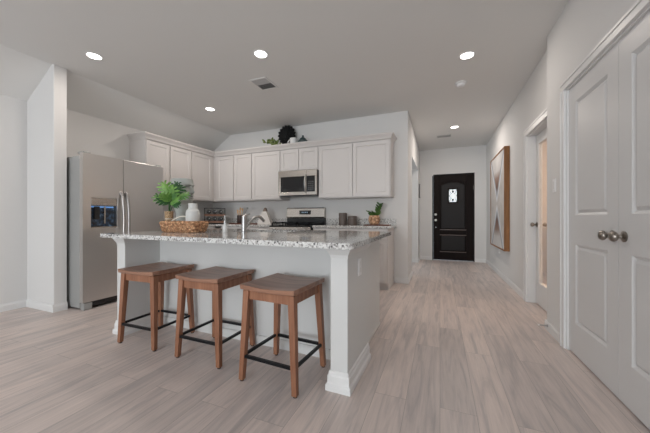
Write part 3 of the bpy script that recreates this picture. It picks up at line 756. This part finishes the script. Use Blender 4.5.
# base trims along seating wall and right end
def isl_trim(mb, pts, h=0.07, t=0.010):
    return mb
bx(-ILEN+PW, -PW, WY-0.012, WY-0.0002, 0, 0.075).build('plinth', M_ISL, isl, bevel=0.003)
bx(-0.0715, -0.066, 0.485, 1.17, 0, 0.02).build('shoe_strip', M_ISL, isl)
for (x0, x1, y1) in ((-PW, 0.0, 0.46), (-ILEN, -ILEN+PW, 0.53)):
    p = bx(x0, x1, 0, y1 if x1 == 0.0 else y1, 0, CTI0-0.001).build('pier', M_ISL, isl, bevel=0.006)
    cap = MB(); zc = CTI0-0.0015
    e = [(0.0002, zc-0.075), (0.003, zc-0.055), (0.016, zc-0.032), (0.024, zc-0.020), (0.024, zc), (0.0002, zc)]
    def ring(mb, prof, x0, x1, y0, y1):
        R = []
        for o_, z_ in prof:
            R.append([mb.bm.verts.new(q) for q in ((x0-o_, y1, z_), (x0-o_, y0-o_, z_), (x1+o_, y0-o_, z_), (x1+o_, y1, z_))])
        k = len(prof)
        for i in range(k):
            A, B = R[i], R[(i+1) % k]
            for j in range(3): mb.bm.faces.new([A[j], A[j+1], B[j+1], B[j]])
        mb.bm.faces.new([r[0] for r in R]); mb.bm.faces.new([r[3] for r in R][::-1])
    # y0,y1 : wraps the front and both sides of the pier
    ring(cap, e, x0, x1, 0, y1 if x1 == 0.0 else y1)
    cap.build('capital', M_ISL, p)
    bs = MB()
    e2 = [(0.0002, 0), (0.024, 0), (0.024, 0.035), (0.014, 0.046), (0.014, 0.088), (0.008, 0.098), (0.008, 0.112), (0.0002, 0.120)]
    ring(bs, e2, x0, x1, 0, y1)
    bs.build('base_moulding', M_TRIM, p, bevel=0.002)
# granite top with a cut-out for the sink
SX0, SX1, SY0, SY1 = -1.46, -0.86, 0.62, 1.05
slab_t = thing('island_worktop', 'speckled grey and white granite slab on top of the island', 'worktop', (ix, iy, CTI0), IA)
b = MB(); OX0, OX1, OY0, OY1 = -ILEN-0.027, 0.085, -0.14, 1.205
r = 0.05
outer = [(OX0+0.02, OY0+0.01), (OX1-r, OY0-0.045)]
for i in range(1, 7):
    a = -PI/2+PI/2*i/6; outer.append((OX1-r+r*math.cos(a), OY0-0.045+r+r*math.sin(a)))
outer += [(OX1-0.05, OY1), (OX0, OY1), (OX0, OY0+0.03)]
hole = [(SX0, SY0), (SX1, SY0), (SX1, SY1), (SX0, SY1)]
hh = CTI1-CTI0
for zz in (0, hh):
    ov = [b.bm.verts.new((x, y, zz)) for x, y in outer]; hv = [b.bm.verts.new((x, y, zz)) for x, y in hole]
    ed = [b.bm.edges.new((ov[i], ov[(i+1) % len(ov)])) for i in range(len(ov))]+[b.bm.edges.new((hv[i], hv[(i+1) % 4])) for i in range(4)]
    bmesh.ops.triangle_fill(b.bm, use_beauty=True, edges=ed)
    if zz == 0: lo, lh = ov, hv
    else:
        for A, B in ((lo, ov), (lh, hv)):
            for i in range(len(A)): b.bm.faces.new([A[i], A[(i+1) % len(A)], B[(i+1) % len(A)], B[i]])
b.build('slab', M_GRAN, slab_t)
# sink
sk = thing('sink', 'stainless undermount sink in the island worktop', 'sink', (ix, iy, 0), IA)
s = MB(); zt = CTI0-0.002; zb = CTI0-0.20; e = 0.008
s.box(SX0-e, SX0, SY0-e, SY1+e, zb, zt).box(SX1, SX1+e, SY0-e, SY1+e, zb, zt).box(SX0, SX1, SY0-e, SY0, zb, zt).box(SX0, SX1, SY1, SY1+e, zb, zt).box(SX0-e, SX1+e, SY0-e, SY1+e, zb-e, zb)
s.build('basin', M_CHROME, sk)
MB().lathe([(0.045, zb+0.0005), (0.042, zb+0.004), (0.02, zb+0.001)], (-1.16, 0.84, 0), 24).build('drain', M_NICKEL, sk, smooth=True)

def to_isl(x, y):   # world -> island-local
    v_ = Matrix.Rotation(-IA, 2) @ Vector((x-ix, y-iy)); return v_
# faucet
Z0 = CTI1
t = thing('faucet', 'brushed metal kitchen faucet with a thick round body and arched spout', 'faucet', (-1.672, 2.125, Z0), 0)
MB().lathe([(0.030, 0), (0.030, 0.006), (0.0235, 0.010), (0.0235, 0.125), (0.0215, 0.140), (0.0215, 0.150), (0.012, 0.156)], seg=28).build('body', M_CHROME, t, smooth=True)
pts = []
for i in range(15):
    u = i/14; pts.append((0.01+0.035*u, 0.015+0.235*u, 0.050+0.10*math.sin(min(1, u/0.68)*PI/2)-0.045*max(0, (u-0.68)/0.32)**1.5))
MB().tube(pts, 0.013, 12, radii=[0.012+0.003*(i > 9) for i in range(15)]).build('spout', M_CHROME, t, smooth=True)
MB().tube([(0, 0, 0.152), (0.004, 0.02, 0.164), (0.010, 0.075, 0.172)], 0.007, 10).build('lever', M_CHROME, t, smooth=True)
# soap dispenser
t = thing('soap_dispenser', 'white soap bottle with a pump beside the faucet', 'soap dispenser', (-1.862, 2.09, Z0))
MB().lathe([(0.022, 0), (0.024, 0.008), (0.022, 0.055), (0.013, 0.075), (0.011, 0.092)], seg=24).build('bottle', M_SOAP, t, smooth=True)
MB().lathe([(0.013, 0.0925), (0.013, 0.107), (0.005, 0.110), (0.005, 0.142), (0.011, 0.145), (0.011, 0.156)], seg=18).build('pump', M_CHROME, t, smooth=True)
MB().tube([(0, 0, 0.151), (0.03, 0.01, 0.151), (0.034, 0.011, 0.143)], 0.004, 8).build('nozzle', M_CHROME, t)
# outlet on pier's right side
M_ = Matrix.Rotation(IA, 2); v_ = M_ @ Vector((0.0, 0.235))
plate('wall_outlet', 'white outlet plate on the right side of the island pier', 'outlet', (ix+v_.x+0.0005, iy+v_.y, 0.715), IA+PI/2, 'socket')

# ------------------------------------------------------------------ basket tray and decor on island
t = thing('woven_basket', 'long low woven seagrass basket on the left of the island', 'basket', (-2.262, 1.985, Z0), IA)
L_, D_, Hb = 0.46, 0.20, 0.106
def rrect(mb, l, d, r, z, n=6):
    vs = []
    for cx, cy, a0_ in ((l/2-r, d/2-r, 0), (-l/2+r, d/2-r, PI/2), (-l/2+r, -d/2+r, PI), (l/2-r, -d/2+r, 1.5*PI)):
        for i in range(n+1):
            a = a0_+PI/2*i/n; vs.append(mb.bm.verts.new((cx+r*math.cos(a), cy+r*math.sin(a), z)))
    return vs
b = MB()
spec = [(L_-0.04, D_-0.04, 0.0), (L_-0.03, D_-0.03, 0.02), (L_-0.015, D_-0.015, 0.05), (L_, D_, Hb-0.012), (L_+0.004, D_+0.004, Hb-0.004), (L_-0.01, D_-0.01, Hb), (L_-0.03, D_-0.03, Hb-0.01), (L_-0.05, D_-0.05, 0.02)]
R = [rrect(b, l, d, 0.05, z_) for l, d, z_ in spec]
for A, B in zip(R, R[1:]):
    for i in range(len(A)): b.bm.faces.new([A[i], A[(i+1) % len(A)], B[(i+1) % len(A)], B[i]])
b.bm.faces.new(R[0][::-1]); b.bm.faces.new(R[-1])
b.build('basket_body', M_WICK, t, smooth=True)
b = MB()                                       # twisted weave strands round the wall
for k in range(5):
    pts = []
    for sgn in (1,):
        tmp_ = MB(); q = rrect(tmp_, L_-0.03+0.007*k+0.006, D_-0.03+0.007*k+0.006, 0.05, 0, 4)
        P = [tuple(v.co) for v in q]
        dense = []
        for i in range(len(P)):
            a_, c_ = Vector(P[i]), Vector(P[(i+1) % len(P)]); n_ = max(1, int((c_-a_).length/0.012))
            for j in range(n_): dense.append(a_.lerp(c_, j/n_))
        for i, p in enumerate(dense):
            wv = math.sin(i*1.3+k*2.1); pts.append((p.x*(1+0.006*wv), p.y*(1+0.012*wv), 0.012+k*0.0185+0.003*math.sin(i*0.9+k)))
    pts.append(pts[0]); b.tube(pts, 0.0085, 5)
b.build('weave', M_WICK, t)
pts = [(-0.22+0.13*i/12, 0.03, Hb-0.004+0.045*math.sin(PI*(i/12)**0.8)) for i in range(13)]
MB().tube([(-0.10+0.15*i/14, -0.02-0.05*(1-i/14), Hb-0.012+0.055*math.sin(PI*0.62*i/14)) for i in range(15)], 0.007, 8).build('rope_handle', M_ROPE, t, smooth=True)

# white bottle vase in basket
BZ = Z0+0.021
vz = MB().lathe([(0.055, 0), (0.062, 0.01), (0.063, 0.15), (0.060, 0.172), (0.054, 0.188), (0.042, 0.196), (0.040, 0.20), (0.040, 0.240), (0.042, 0.248), (0.037, 0.250), (0.034, 0.240), (0.034, 0.20)], seg=36)
o = tag(vz.build('white_vase', M_CERAM, smooth=True), 'matte white short-necked ceramic vase standing in the woven basket', 'vase'); o.location = (-2.150, 1.985, BZ)

# leafy plant in burlap pot
t = thing('potted_plant', 'bright green leafy plant in a small burlap pot inside the woven basket', 'plant', (-2.425, 1.955, BZ))
MB().lathe([(0.028, 0), (0.033, 0.05), (0.035, 0.10), (0.038, 0.165), (0.042, 0.178), (0.036, 0.178), (0.033, 0.16)], seg=20).build('pot', M_BURLAP, t, smooth=True)
MB().tube([(0.037*math.cos(a/8*2*PI), 0.037*math.sin(a/8*2*PI), 0.105) for a in range(9)], 0.004, 6).build('twine', M_ROPE, t)
CAMP = Vector((0, 0, 1.04))
def lobed_leaf(mb, tip_dir, origin, length, width, nrm, lobes=6, droop=0.25):
    """pinnate leaf: midrib strip plus finger lobes both sides, with slight thickness by solid ribs"""
    d = Vector(tip_dir).normalized(); n = Vector(nrm); n = (n-n.dot(d)*d).normalized(); s_ = d.cross(n)
    def P(u, v_): # u along, v across
        p = Vector(origin)+d*(u*length)+s_*(v_*width); p += n*(-abs(v_)**1.5*width*0.35)+Vector((0, 0, -1))*(droop*length*u*u)
        return p
    N_ = lobes
    core = []
    for side in (-1, 1):
        # core strip
        prev = None
        for i in range(N_+1):
            u = i/N_; wv = 0.24*math.sin(PI*(0.12+0.86*u))
            a_, c_ = mb.bm.verts.new(P(u, 0)), mb.bm.verts.new(P(u, side*wv))
            if prev: mb.bm.faces.new([prev[0], a_, c_, prev[1]])
            prev = (a_, c_)
        for i in range(N_):
            u0 = (i+0.05)/N_; u1 = (i+0.92)/N_; um = (u0+u1)/2
            ext = math.sin(PI*(0.15+0.80*um))**0.8*0.62
            w0 = 0.12
            A = P(u0, side*w0); B = P(u0+0.70/N_, side*w0); sw = 0.17
            M1 = P(u0+0.15/N_+sw*0.5, side*ext*0.68); M2 = P(u0+0.95/N_+sw*0.5, side*ext*0.66); T = P(min(1.12, u0+0.5/N_+sw), side*ext)
            mb.bm.faces.new([mb.bm.verts.new(q) for q in (A, B, M2, T, M1)])
    tipv = [mb.bm.verts.new(q) for q in (P(0.93, -0.10), P(0.93, 0.10), P(1.08, 0))]
    mb.bm.faces.new(tipv)
# view-independent arrangement, leaves fanning outwards from the pot
rgt = Vector((0.926, 0.378, 0)); fwd = Vector((-0.378, 0.926, 0)); up = Vector((0, 0, 1))
base_p = Vector((0.015, 0, 0.19))
LV = [(-0.075, 0.280, 0.0, 0.145, 0.115, 0.9, 0.3, 0), (0.040, 0.235, -0.03, 0.150, 0.110, 0.9, 0.1, 0),
      (-0.135, 0.150, -0.02, 0.130, 0.095, 1.0, 0.2, 0), (0.075, 0.255, 0.06, 0.150, 0.120, 0.7, 0.2, 1), (0.03, 0.29, 0.07, 0.13, 0.10, 0.6, 0.2, 1),
      (-0.085, 0.120, -0.07, 0.120, 0.085, 0.9, 0.5, 1), (0.095, 0.130, -0.02, 0.130, 0.090, 0.9, 0.5, 0), (0.165, 0.170, 0.02, 0.120, 0.075, 0.8, 0.3, 0),
      (-0.02, 0.160, -0.09, 0.120, 0.09, 1.0, 0.5, 0), (0.00, 0.19, 0.12, 0.13, 0.10, 0.7, 0.3, 1), (-0.09, 0.20, 0.09, 0.13, 0.10, 0.7, 0.3, 1), (0.12, 0.07, -0.05, 0.10, 0.07, 0.9, 0.5, 1)]
fb = [MB(), MB()]; sb = MB()
for (dr, dz, df, ln, wd, nf, dp, k) in LV:
    tip = base_p+rgt*dr+fwd*df+up*dz
    out = (rgt*dr+fwd*df+up*dz*0.55).normalized()
    org = tip-out*ln*0.95
    nrm = (-fwd*nf+up*0.5+rgt*0.1)
    lobed_leaf(fb[k], out, org, ln, wd*1.15, nrm, 4, 0.12)
    mid = base_p.lerp(org, 0.55)+up*0.012
    sb.tube([Vector((0, 0, 0.14)), mid, org+out*0.02], 0.0022, 5)
for m_, f_, nm in ((M_LEAF, fb[0], 'foliage'), (M_LEAFD, fb[1], 'foliage')):
    o = f_.build(nm, m_, t); sm = o.modifiers.new('thick', 'SOLIDIFY'); sm.thickness = 0.0012
    o['label'] = 'bright green leaves' if m_ is M_LEAF else 'darker green leaves behind'
sb.build('stems', M_LEAFD, t)

# face planter: head looking to the right (world +X, slightly toward camera)
def head_mesh():
    b = MB(); NZ, NA = 90, 96; rings = []
    H_ = 0.545
    def g(x, c_, s_): return math.exp(-((x-c_)/s_)**2)
    for i in range(NZ+1):
        z_ = H_*i/NZ; ring_ = []
        # chin at .285, nose tip .38, brow .445, top .545
        if z_ > 0.27: hb = min(1.0, ((z_-0.27)/0.13))**0.5
        else: hb = 0
        neck = 0.062+0.05*max(0, (0.10-z_)/0.10)**1.6+0.02*g(z_, 0.26, 0.05)
        hr = 0.118-0.008*((z_-0.42)/0.12)**2
        for j in range(NA):
            a = 2*PI*j/NA; ca, sa = math.cos(a), math.sin(a)      # face direction = +x
            # elongated front to back
            front = max(0, ca)
            if z_ > 0.262 :
                k_ = min(1, (z_-0.262)/0.05); k_ = k_*k_*(3-2*k_)
                rad_back = neck+(hr-neck)*min(1, max(0, (z_-0.30)/0.09))**0.7 if z_ > 0.30 else neck
                rad_front = neck+(hr*0.97-neck)*k_
                wgt = 0.5+0.5*ca; wgt = wgt*wgt*(3-2*wgt)
                rr = rad_back*(1-wgt)+rad_front*wgt
            else: rr = neck
            x, y = rr*ca*1.08, rr*sa*0.86
            if z_ > 0.26:
                dy = abs(y)
                f = front**2
                x += 0.034*g(z_, 0.402, 0.018)*g(dy, 0, 0.016)*f + 0.024*g(z_, 0.432, 0.028)*g(dy, 0, 0.011)*f   # nose
                x += 0.024*g(z_, 0.482, 0.010)*g(dy, 0.036, 0.036)*f                                        # brow
                x -= 0.036*g(z_, 0.455, 0.014)*g(dy, 0.036, 0.020)*f                                        # socket
                x += 0.016*g(z_, 0.450, 0.008)*g(dy, 0.036, 0.014)*f                                        # closed lid
                x += 0.018*g(z_, 0.365, 0.007)*g(dy, 0, 0.024)*f + 0.017*g(z_, 0.347, 0.008)*g(dy, 0, 0.022)*f  # lips
                x -= 0.008*g(z_, 0.356, 0.003)*g(dy, 0, 0.024)*f
                x += 0.016*g(z_, 0.305, 0.016)*g(dy, 0, 0.024)*f                                            # chin
                e_ = g(z_, 0.43, 0.028)*g(ca, 0.0, 0.13); y += math.copysign(0.012*e_, sa)                    # ears
            ring_.append(b.bm.verts.new((x, y, z_)))
        rings.append(ring_)
    # open rim
    for sc, z_ in ((0.90, H_+0.0), (0.86, H_-0.03)):
        rings.append([b.bm.verts.new((v.co.x*sc, v.co.y*sc, z_)) for v in rings[NZ]])
    for A, B in zip(rings, rings[1:]):
        for i in range(NA): b.bm.faces.new([A[i], A[(i+1) % NA], B[(i+1) % NA], B[i]])
    b.bm.faces.new(rings[0][::-1]); b.bm.faces.new(rings[-1])
    return b
o = tag(head_mesh().build('face_planter', M_PLASTER, smooth=True), 'grey sculpted head planter with closed eyes behind the leafy plant and basket', 'planter')
o.location = (-2.545, 2.21, Z0); o.rotation_euler = (0, 0, math.radians(3))

# ------------------------------------------------------------------ STOOLS
def make_stool():
    t = thing('bar_stool', '', 'stool', (0, 0, 0), 0, 'wooden counter stools in a row')
    SH = 0.618; hw_, hd_ = 0.203, 0.207
    b = MB(); NX = 24; topv = []; botv = []
    for j, y in enumerate((-hd_, -hd_*0.33, hd_*0.33, hd_)):
        tr, br = [], []
        for i in range(NX+1):
            u = -1+2*i/NX; x = u*hw_
            dip = -0.012*math.cos(u*PI/2)**1.2 if abs(u) < 1 else 0
            tr.append(b.bm.verts.new((x, y, SH+dip+0.002))); br.append(b.bm.verts.new((x*0.985, y*0.985, SH-0.030+dip*0.8+0.004*(1-abs(u)))))
        topv.append(tr); botv.append(br)
    for V, fl in ((topv, 0), (botv, 1)):
        for j in range(3):
            for i in range(NX): b.bm.faces.new([V[j][i], V[j][i+1], V[j+1][i+1], V[j+1][i]])
    for j in range(3):
        for i in (0, NX): b.bm.faces.new([topv[j][i], topv[j+1][i], botv[j+1][i], botv[j][i]])
    for j in (0, 3):
        for i in range(NX): b.bm.faces.new([topv[j][i], topv[j][i+1], botv[j][i+1], botv[j][i]])
    b.build('seat', M_STOOLH, t, smooth=True, bevel=0.004)
    ax, ay = 0.168, 0.166   # leg centre under the seat
    fx, fy = 0.199, 0.186   # leg centre at the floor
    ap = MB(); z0, z1 = SH-0.094, SH-0.045
    for s_ in (-1, 1):
        ap.box(-ax+0.02, ax-0.02, s_*ay-0.010, s_*ay+0.010, z0, z1+0.006)
        ap.box(s_*ax-0.010, s_*ax+0.010, -ay+0.02, ay-0.02, z0, z1+0.010)
    ap.build('apron', M_STOOL, t)
    for sx in (-1, 1):
        for sy in (-1, 1):
            l = MB(); a = 0.0225; c_ = 0.0165
            top = [(sx*ax+p*a, sy*ay+q*a, SH-0.036) for p, q in ((-1, -1), (1, -1), (1, 1), (-1, 1))]
            bot = [(sx*fx+p*c_, sy*fy+q*c_, 0.008) for p, q in ((-1, -1), (1, -1), (1, 1), (-1, 1))]
            l.hexa(bot+top); lo_ = l.build('leg', M_STOOL, t, bevel=0.004)
            MB().lathe([(0.013, 0), (0.013, 0.0078)], (sx*fx, sy*fy, 0), 12).build('foot_glide', M_RUB, lo_)
    # footrest: square black bars between the legs
    zf = 0.160; u = (SH-0.03-zf)/(SH-0.03); px, py = ax+(fx-ax)*u, ay+(fy-ay)*u
    for s_ in (-1, 1):
        bx(-px+0.018, px-0.018, s_*py-0.010-0.004, s_*py+0.010-0.004, zf-0.009, zf+0.009).build('footrest_bar', M_BLACK, t, bevel=0.002)
        bx(s_*px-0.009, s_*px+0.009, -py+0.016, py-0.020, zf-0.009+0.001, zf+0.009+0.001).build('footrest_bar', M_BLACK, t, bevel=0.002)
    return t
s0 = make_stool()
s0.location = (-2.272, 1.722, 0); s0.rotation_euler = (0, 0, math.radians(1.0))
s0['label'] = 'wooden saddle-seat counter stool nearest the refrigerator, leftmost of the row'
dup(s0, (-1.615, 1.720, 0), math.radians(-0.5), 'wooden saddle-seat counter stool in the middle of the row of three')
dup(s0, (-0.966, 1.648, 0), math.radians(-3.5), 'wooden saddle-seat counter stool beside the white corner pier, rightmost of the row')

# ================================================================== BACK COUNTER ITEMS
ZC = CT1
# wine rack, facing the camera from the corner
t = thing('wine_rack', 'black framed rack with six bottle ends in the kitchen corner', 'wine rack', (-3.97, 4.18, ZC), math.radians(43))
w_, h_ = 0.37, 0.305
M_RACKW = wood('rack_wood', (0.16, 0.075, 0.045), (0.26, 0.135, 0.09), axis=0)
f = MB(); e = 0.009
for y in (-0.06, 0.06):
    f.box(-w_/2, -w_/2+e, y, y+e, 0, h_).box(w_/2-e, w_/2, y, y+e, 0, h_).box(-w_/2+e, w_/2-e, y, y+e, h_-e, h_).box(-w_/2+e, w_/2-e, y, y+e, 0, e*2)
f.box(-w_/2, -w_/2+e, -0.051, 0.06, h_-e, h_).box(w_/2-e, w_/2, -0.051, 0.06, h_-e, h_).box(-w_/2, -w_/2+e, -0.051, 0.06, 0, e).box(w_/2-e, w_/2, -0.051, 0.06, 0, e)
f.build('frame', M_BLACK, t)
for z_ in (0.022, 0.150): bx(-w_/2+e, w_/2-e, -0.05, 0.058, z_, z_+0.040).build('shelf_board', M_RACKW, t)
root_w = t
M_BOTTLE = mat('dark_bottle_glass', (0.006, 0.007, 0.007), 0.45)
names = ['left', 'middle', 'right']
bm_ = None
R43 = Matrix.Rotation(math.radians(43), 4, 'Z')
for zi, z_ in enumerate((0.103, 0.232)):
    for k, xx in enumerate((-0.105, 0.0, 0.105)):
        p = R43 @ Vector((xx, -0.068, z_)); lab = 'dark wine bottle end in the rack, %s row, %s slot' % ('upper' if zi else 'lower', names[k])
        if bm_ is None:
            bm_ = thing('wine_bottle', lab, 'bottle', (-3.97+p.x, 4.18+p.y, ZC+p.z), math.radians(43), 'wine bottles in the corner rack')
            MB().lathe([(0.034, 0.0), (0.040, 0.004), (0.040, 0.10), (0.014, 0.13), (0.014, 0.17)], (0, 0, 0), 24, 1).build('glass_body', M_BOTTLE, bm_, smooth=True)
            MB().lathe([(0.011, -0.0015), (0.004, 0.003)], (0.012, 0.0, 0.004), 20, 1).build('base_glint', M_CHROME, bm_)
        else: dup(bm_, (-3.97+p.x, 4.18+p.y, ZC+p.z), math.radians(43), lab)
# cutting board + crock with utensils
o = tag(bx(-0.32, 0.32, -0.10, 0.10, 0, 0.016).build('serving_board', M_DKWOOD, bevel=0.004), 'long thin reddish wooden board under the utensil crock', 'board'); o.location = (-3.44, 4.42, ZC+0.0002)
t = thing('utensil_crock', 'dark crock holding wooden spoons behind the faucet', 'crock', (-3.565, 4.42, ZC+0.0167))
MB().lathe([(0.058, 0), (0.062, 0.005), (0.062, 0.150), (0.056, 0.152), (0.054, 0.02)], seg=28).build('crock', M_CROCK, t, smooth=True)
for i, (dx_, dy_, hz, rr) in enumerate(((-0.062, 0, 0.235, 0.021), (-0.018, 0.022, 0.275, 0.021), (0.030, 0.022, 0.262, 0.021), (0.012, -0.030, 0.225, 0.020), (-0.036, -0.032, 0.205, 0.018))):
    s_ = MB().tube([(dx_*0.45, dy_*0.45, 0.03), (dx_*0.85, dy_, hz-0.03)], 0.006, 8); s_.ball((dx_, dy_, hz), rr, (1, 0.35, 1.35), 12, 8)
    tag(s_.build('wooden_spoon', M_UTENSIL, smooth=True), 'wooden spoon standing in the dark crock', 'spoon', 'wooden spoons in the crock').location = (-3.565, 4.42, ZC+0.0167)
s_ = MB().tube([(0.02, 0.0, 0.03), (0.16, 0.0, 0.27)], 0.004, 8); s_.ball((0.17, 0, 0.285), 0.02, (1, 0.5, 1), 12, 8)
tag(s_.build('ladle', M_CHROME, smooth=True), 'thin metal ladle leaning out of the crock to the right', 'ladle').location = (-3.565, 4.42, ZC+0.0167)
# tapered white box with brown peak
t = thing('tapered_ornament', 'white tapered ornament with a brown peak left of the range', 'ornament', (-2.985, 4.40, ZC))
def frus(w0, d0, w1, d1, z0, z1):
    return MB().hexa([(-w0, -d0, z0), (w0, -d0, z0), (w0, d0, z0), (-w0, d0, z0), (-w1, -d1, z1), (w1, -d1, z1), (w1, d1, z1), (-w1, d1, z1)])
frus(0.155, 0.05, 0.045, 0.03, 0, 0.235).build('panel_body', M_PINK, t, bevel=0.004)
frus(0.040, 0.028, 0.012, 0.02, 0.2355, 0.305).build('peak', M_TAUPE, t, bevel=0.004)
MB().tube([(0.160, -0.045, 0.004), (0.048, -0.03, 0.24)], 0.004, 6).build('edge_cord', M_TAUPE, t)
# canisters
def canister(label, x, r, h):
    t = thing('canister', label, 'canister', (x, 4.41, ZC), 0, 'stoneware canisters')
    prof = [(r*0.96, 0), (r, 0.006)]
    n = 14
    for i in range(n+1): prof.append((r*(1.0 if i % 2 else 0.985), 0.012+(h-0.045)*i/n))
    MB().lathe(prof, seg=36).build('jar_body', M_CANI, t, smooth=True)
    MB().lathe([(r*1.01, h-0.032), (r*1.02, h-0.010), (r*0.96, h-0.002), (r*0.3, h)], seg=36).build('lid', M_CANI, t, smooth=True)
    return t
canister('tall dark grey-brown canister right of the range', -1.480, 0.068, 0.200)
t = canister('short dark grey-brown canister with a pale knob beside the tall one', -1.318, 0.074, 0.148)
MB().ball((0, 0, 0.155), 0.014).build('lid_knob', M_CERAM, t, smooth=True)
# board + succulent pot
o = tag(bx(-0.20, 0.20, -0.085, 0.085, 0, 0.014).build('serving_board', M_DKWOOD, bevel=0.004), 'reddish wooden board under the small potted succulent', 'board'); o.location = (-0.905, 4.38, ZC+0.0002)
t = thing('potted_plant', 'small dark green succulent in a woven tan pot at the worktop end', 'plant', (-0.955, 4.38, ZC+0.0147))
MB().lathe([(0.055, 0), (0.078, 0.02), (0.090, 0.065), (0.086, 0.105), (0.074, 0.138), (0.068, 0.14), (0.066, 0.12)], seg=32).build('pot', M_POTW, t, smooth=True)
fo = MB()
def fat_leaf(mb, o_, d, ln, wd):
    o_ = Vector(o_); d = Vector(d).normalized(); P = [o_+d*ln*k for k in (0, 0.25, 0.5, 0.75, 1)]
    mb.tube(P, 0.01, 7, radii=[0.004, wd*0.8, wd, wd*0.75, 0.002])
random.seed(3)
for (bx0, bz, dirs) in ((0.0, 0.13, 12),):
    for i in range(16):
        a = i*2.4; el = 0.3+0.6*random.random()
        fat_leaf(fo, (0.02*math.cos(a), 0.02*math.sin(a), 0.13), (math.cos(a), math.sin(a), el*1.4), 0.085+0.04*random.random(), 0.017)
fo.tube([(0.02, 0, 0.13), (0.05, 0, 0.20), (0.085, 0, 0.27)], 0.006, 6)
for i in range(11):
    a = i*2.2; z_ = 0.19+0.012*i
    fat_leaf(fo, (0.035+0.006*i, 0, z_-0.01), (math.cos(a)+0.15, math.sin(a)*0.7, 0.8), 0.075, 0.016)
fo.tube([(-0.02, 0, 0.13), (-0.09, 0, 0.195)], 0.004, 6)
for i in range(5):
    a = i*2.4; fat_leaf(fo, (-0.06-0.008*i, 0, 0.175+0.006*i), (-0.6+0.5*math.cos(a), math.sin(a), 0.6), 0.045, 0.009)
fo.build('foliage', M_LEAFS, t, smooth=True)

# ================================================================== DECOR ABOVE CABINETS
ZT = ZTOP+0.0005
YT = 4.43
# black scalloped paper disc
t = thing('black_rosette', 'round black scalloped rosette standing above the microwave cabinet', 'ornament', (-2.60, 4.50, ZT))
rz_ = 0.168; zc_ = 0.245
for k, (rr, yy) in enumerate(((1.0, 0.02), (0.78, 0.0), (0.54, -0.02), (0.30, -0.038))):
    n_ = 17-3*k; b = MB()
    ptl = []
    for i in range(n_*6):
        a = 2*PI*i/(n_*6); r2 = rz_*rr*(1+0.20*abs(math.sin(n_*a/2))-0.10); ptl.append((r2*math.cos(a), r2*math.sin(a)+zc_))
    b.prism(ptl, yy-0.012, yy+0.012, 1); b.build('petal_ring', M_BLKPAPER, t)
b = MB().box(-0.06, 0.06, -0.03, 0.06, 0, 0.012).box(-0.012, 0.012, 0.033, 0.045, 0.012, 0.20); b.build('stand', M_BLKPAPER, t)
# white mug
t = thing('white_mug', 'white mug with a handle in front of the black rosette', 'mug', (-2.385, 4.385, ZT))
r = 0.066
MB().lathe([(r*0.9, 0), (r, 0.008), (r, 0.128), (r*0.94, 0.13), (r*0.92, 0.02)], seg=32).build('cup', M_TRIM, t, smooth=True)
pts = [(-r*0.97-0.048*math.sin(PI*i/12)**0.6, 0, 0.015+0.10*i/12) for i in range(13)]
MB().tube(pts, 0.0085, 8).build('handle', M_TRIM, t, smooth=True)
# teal jar
t = thing('lidded_jar', 'small dark teal lidded jar right of the white mug above the cabinets', 'jar', (-2.215, 4.41, ZT))
MB().lathe([(0.070, 0), (0.095, 0.03), (0.098, 0.055), (0.075, 0.085), (0.060, 0.092)], seg=32).build('jar_body', M_TEAL, t, smooth=True)
MB().lathe([(0.063, 0.0925), (0.055, 0.110), (0.030, 0.130), (0.014, 0.138), (0.012, 0.146), (0.020, 0.153), (0.018, 0.165), (0.006, 0.170)], seg=28).build('lid', M_TEAL, t, smooth=True)
# olive branch
t = thing('leafy_branch', 'loose olive green branch lying on the cabinets left of the black rosette', 'plant', (-2.79, 4.38, ZT))
br = MB(); lf = MB(); random.seed(11)
stems = [[(0.12, 0, 0.015), (0.02, 0, 0.06), (-0.08, 0.0, 0.10), (-0.19, -0.01, 0.125)], [(0.12, 0, 0.015), (0.04, 0.02, 0.05), (-0.05, 0.02, 0.13), (-0.09, 0.02, 0.17)], [(0.12, 0, 0.015), (0.08, -0.02, 0.06), (0.06, -0.02, 0.10)], [(0.12, 0, 0.015), (0.02, -0.02, 0.035), (-0.06, -0.03, 0.03)]]
for S in stems:
    br.tube(S, 0.004, 6)
    for i in range(len(S)-1):
        for k in range(5):
            p = Vector(S[i]).lerp(Vector(S[i+1]), k/5+0.1); a = random.random()*2*PI
            d = Vector((-0.5+0.8*math.cos(a), 0.5*math.sin(a), 0.35+0.7*math.sin(a*2)))
            fat_leaf(lf, p, d, 0.070, 0.018) if p.z+d.normalized().z*0.05 > 0.012 else None
br.build('stem', M_LEAFO, t); lf.build('foliage', M_LEAFO, t, smooth=True)
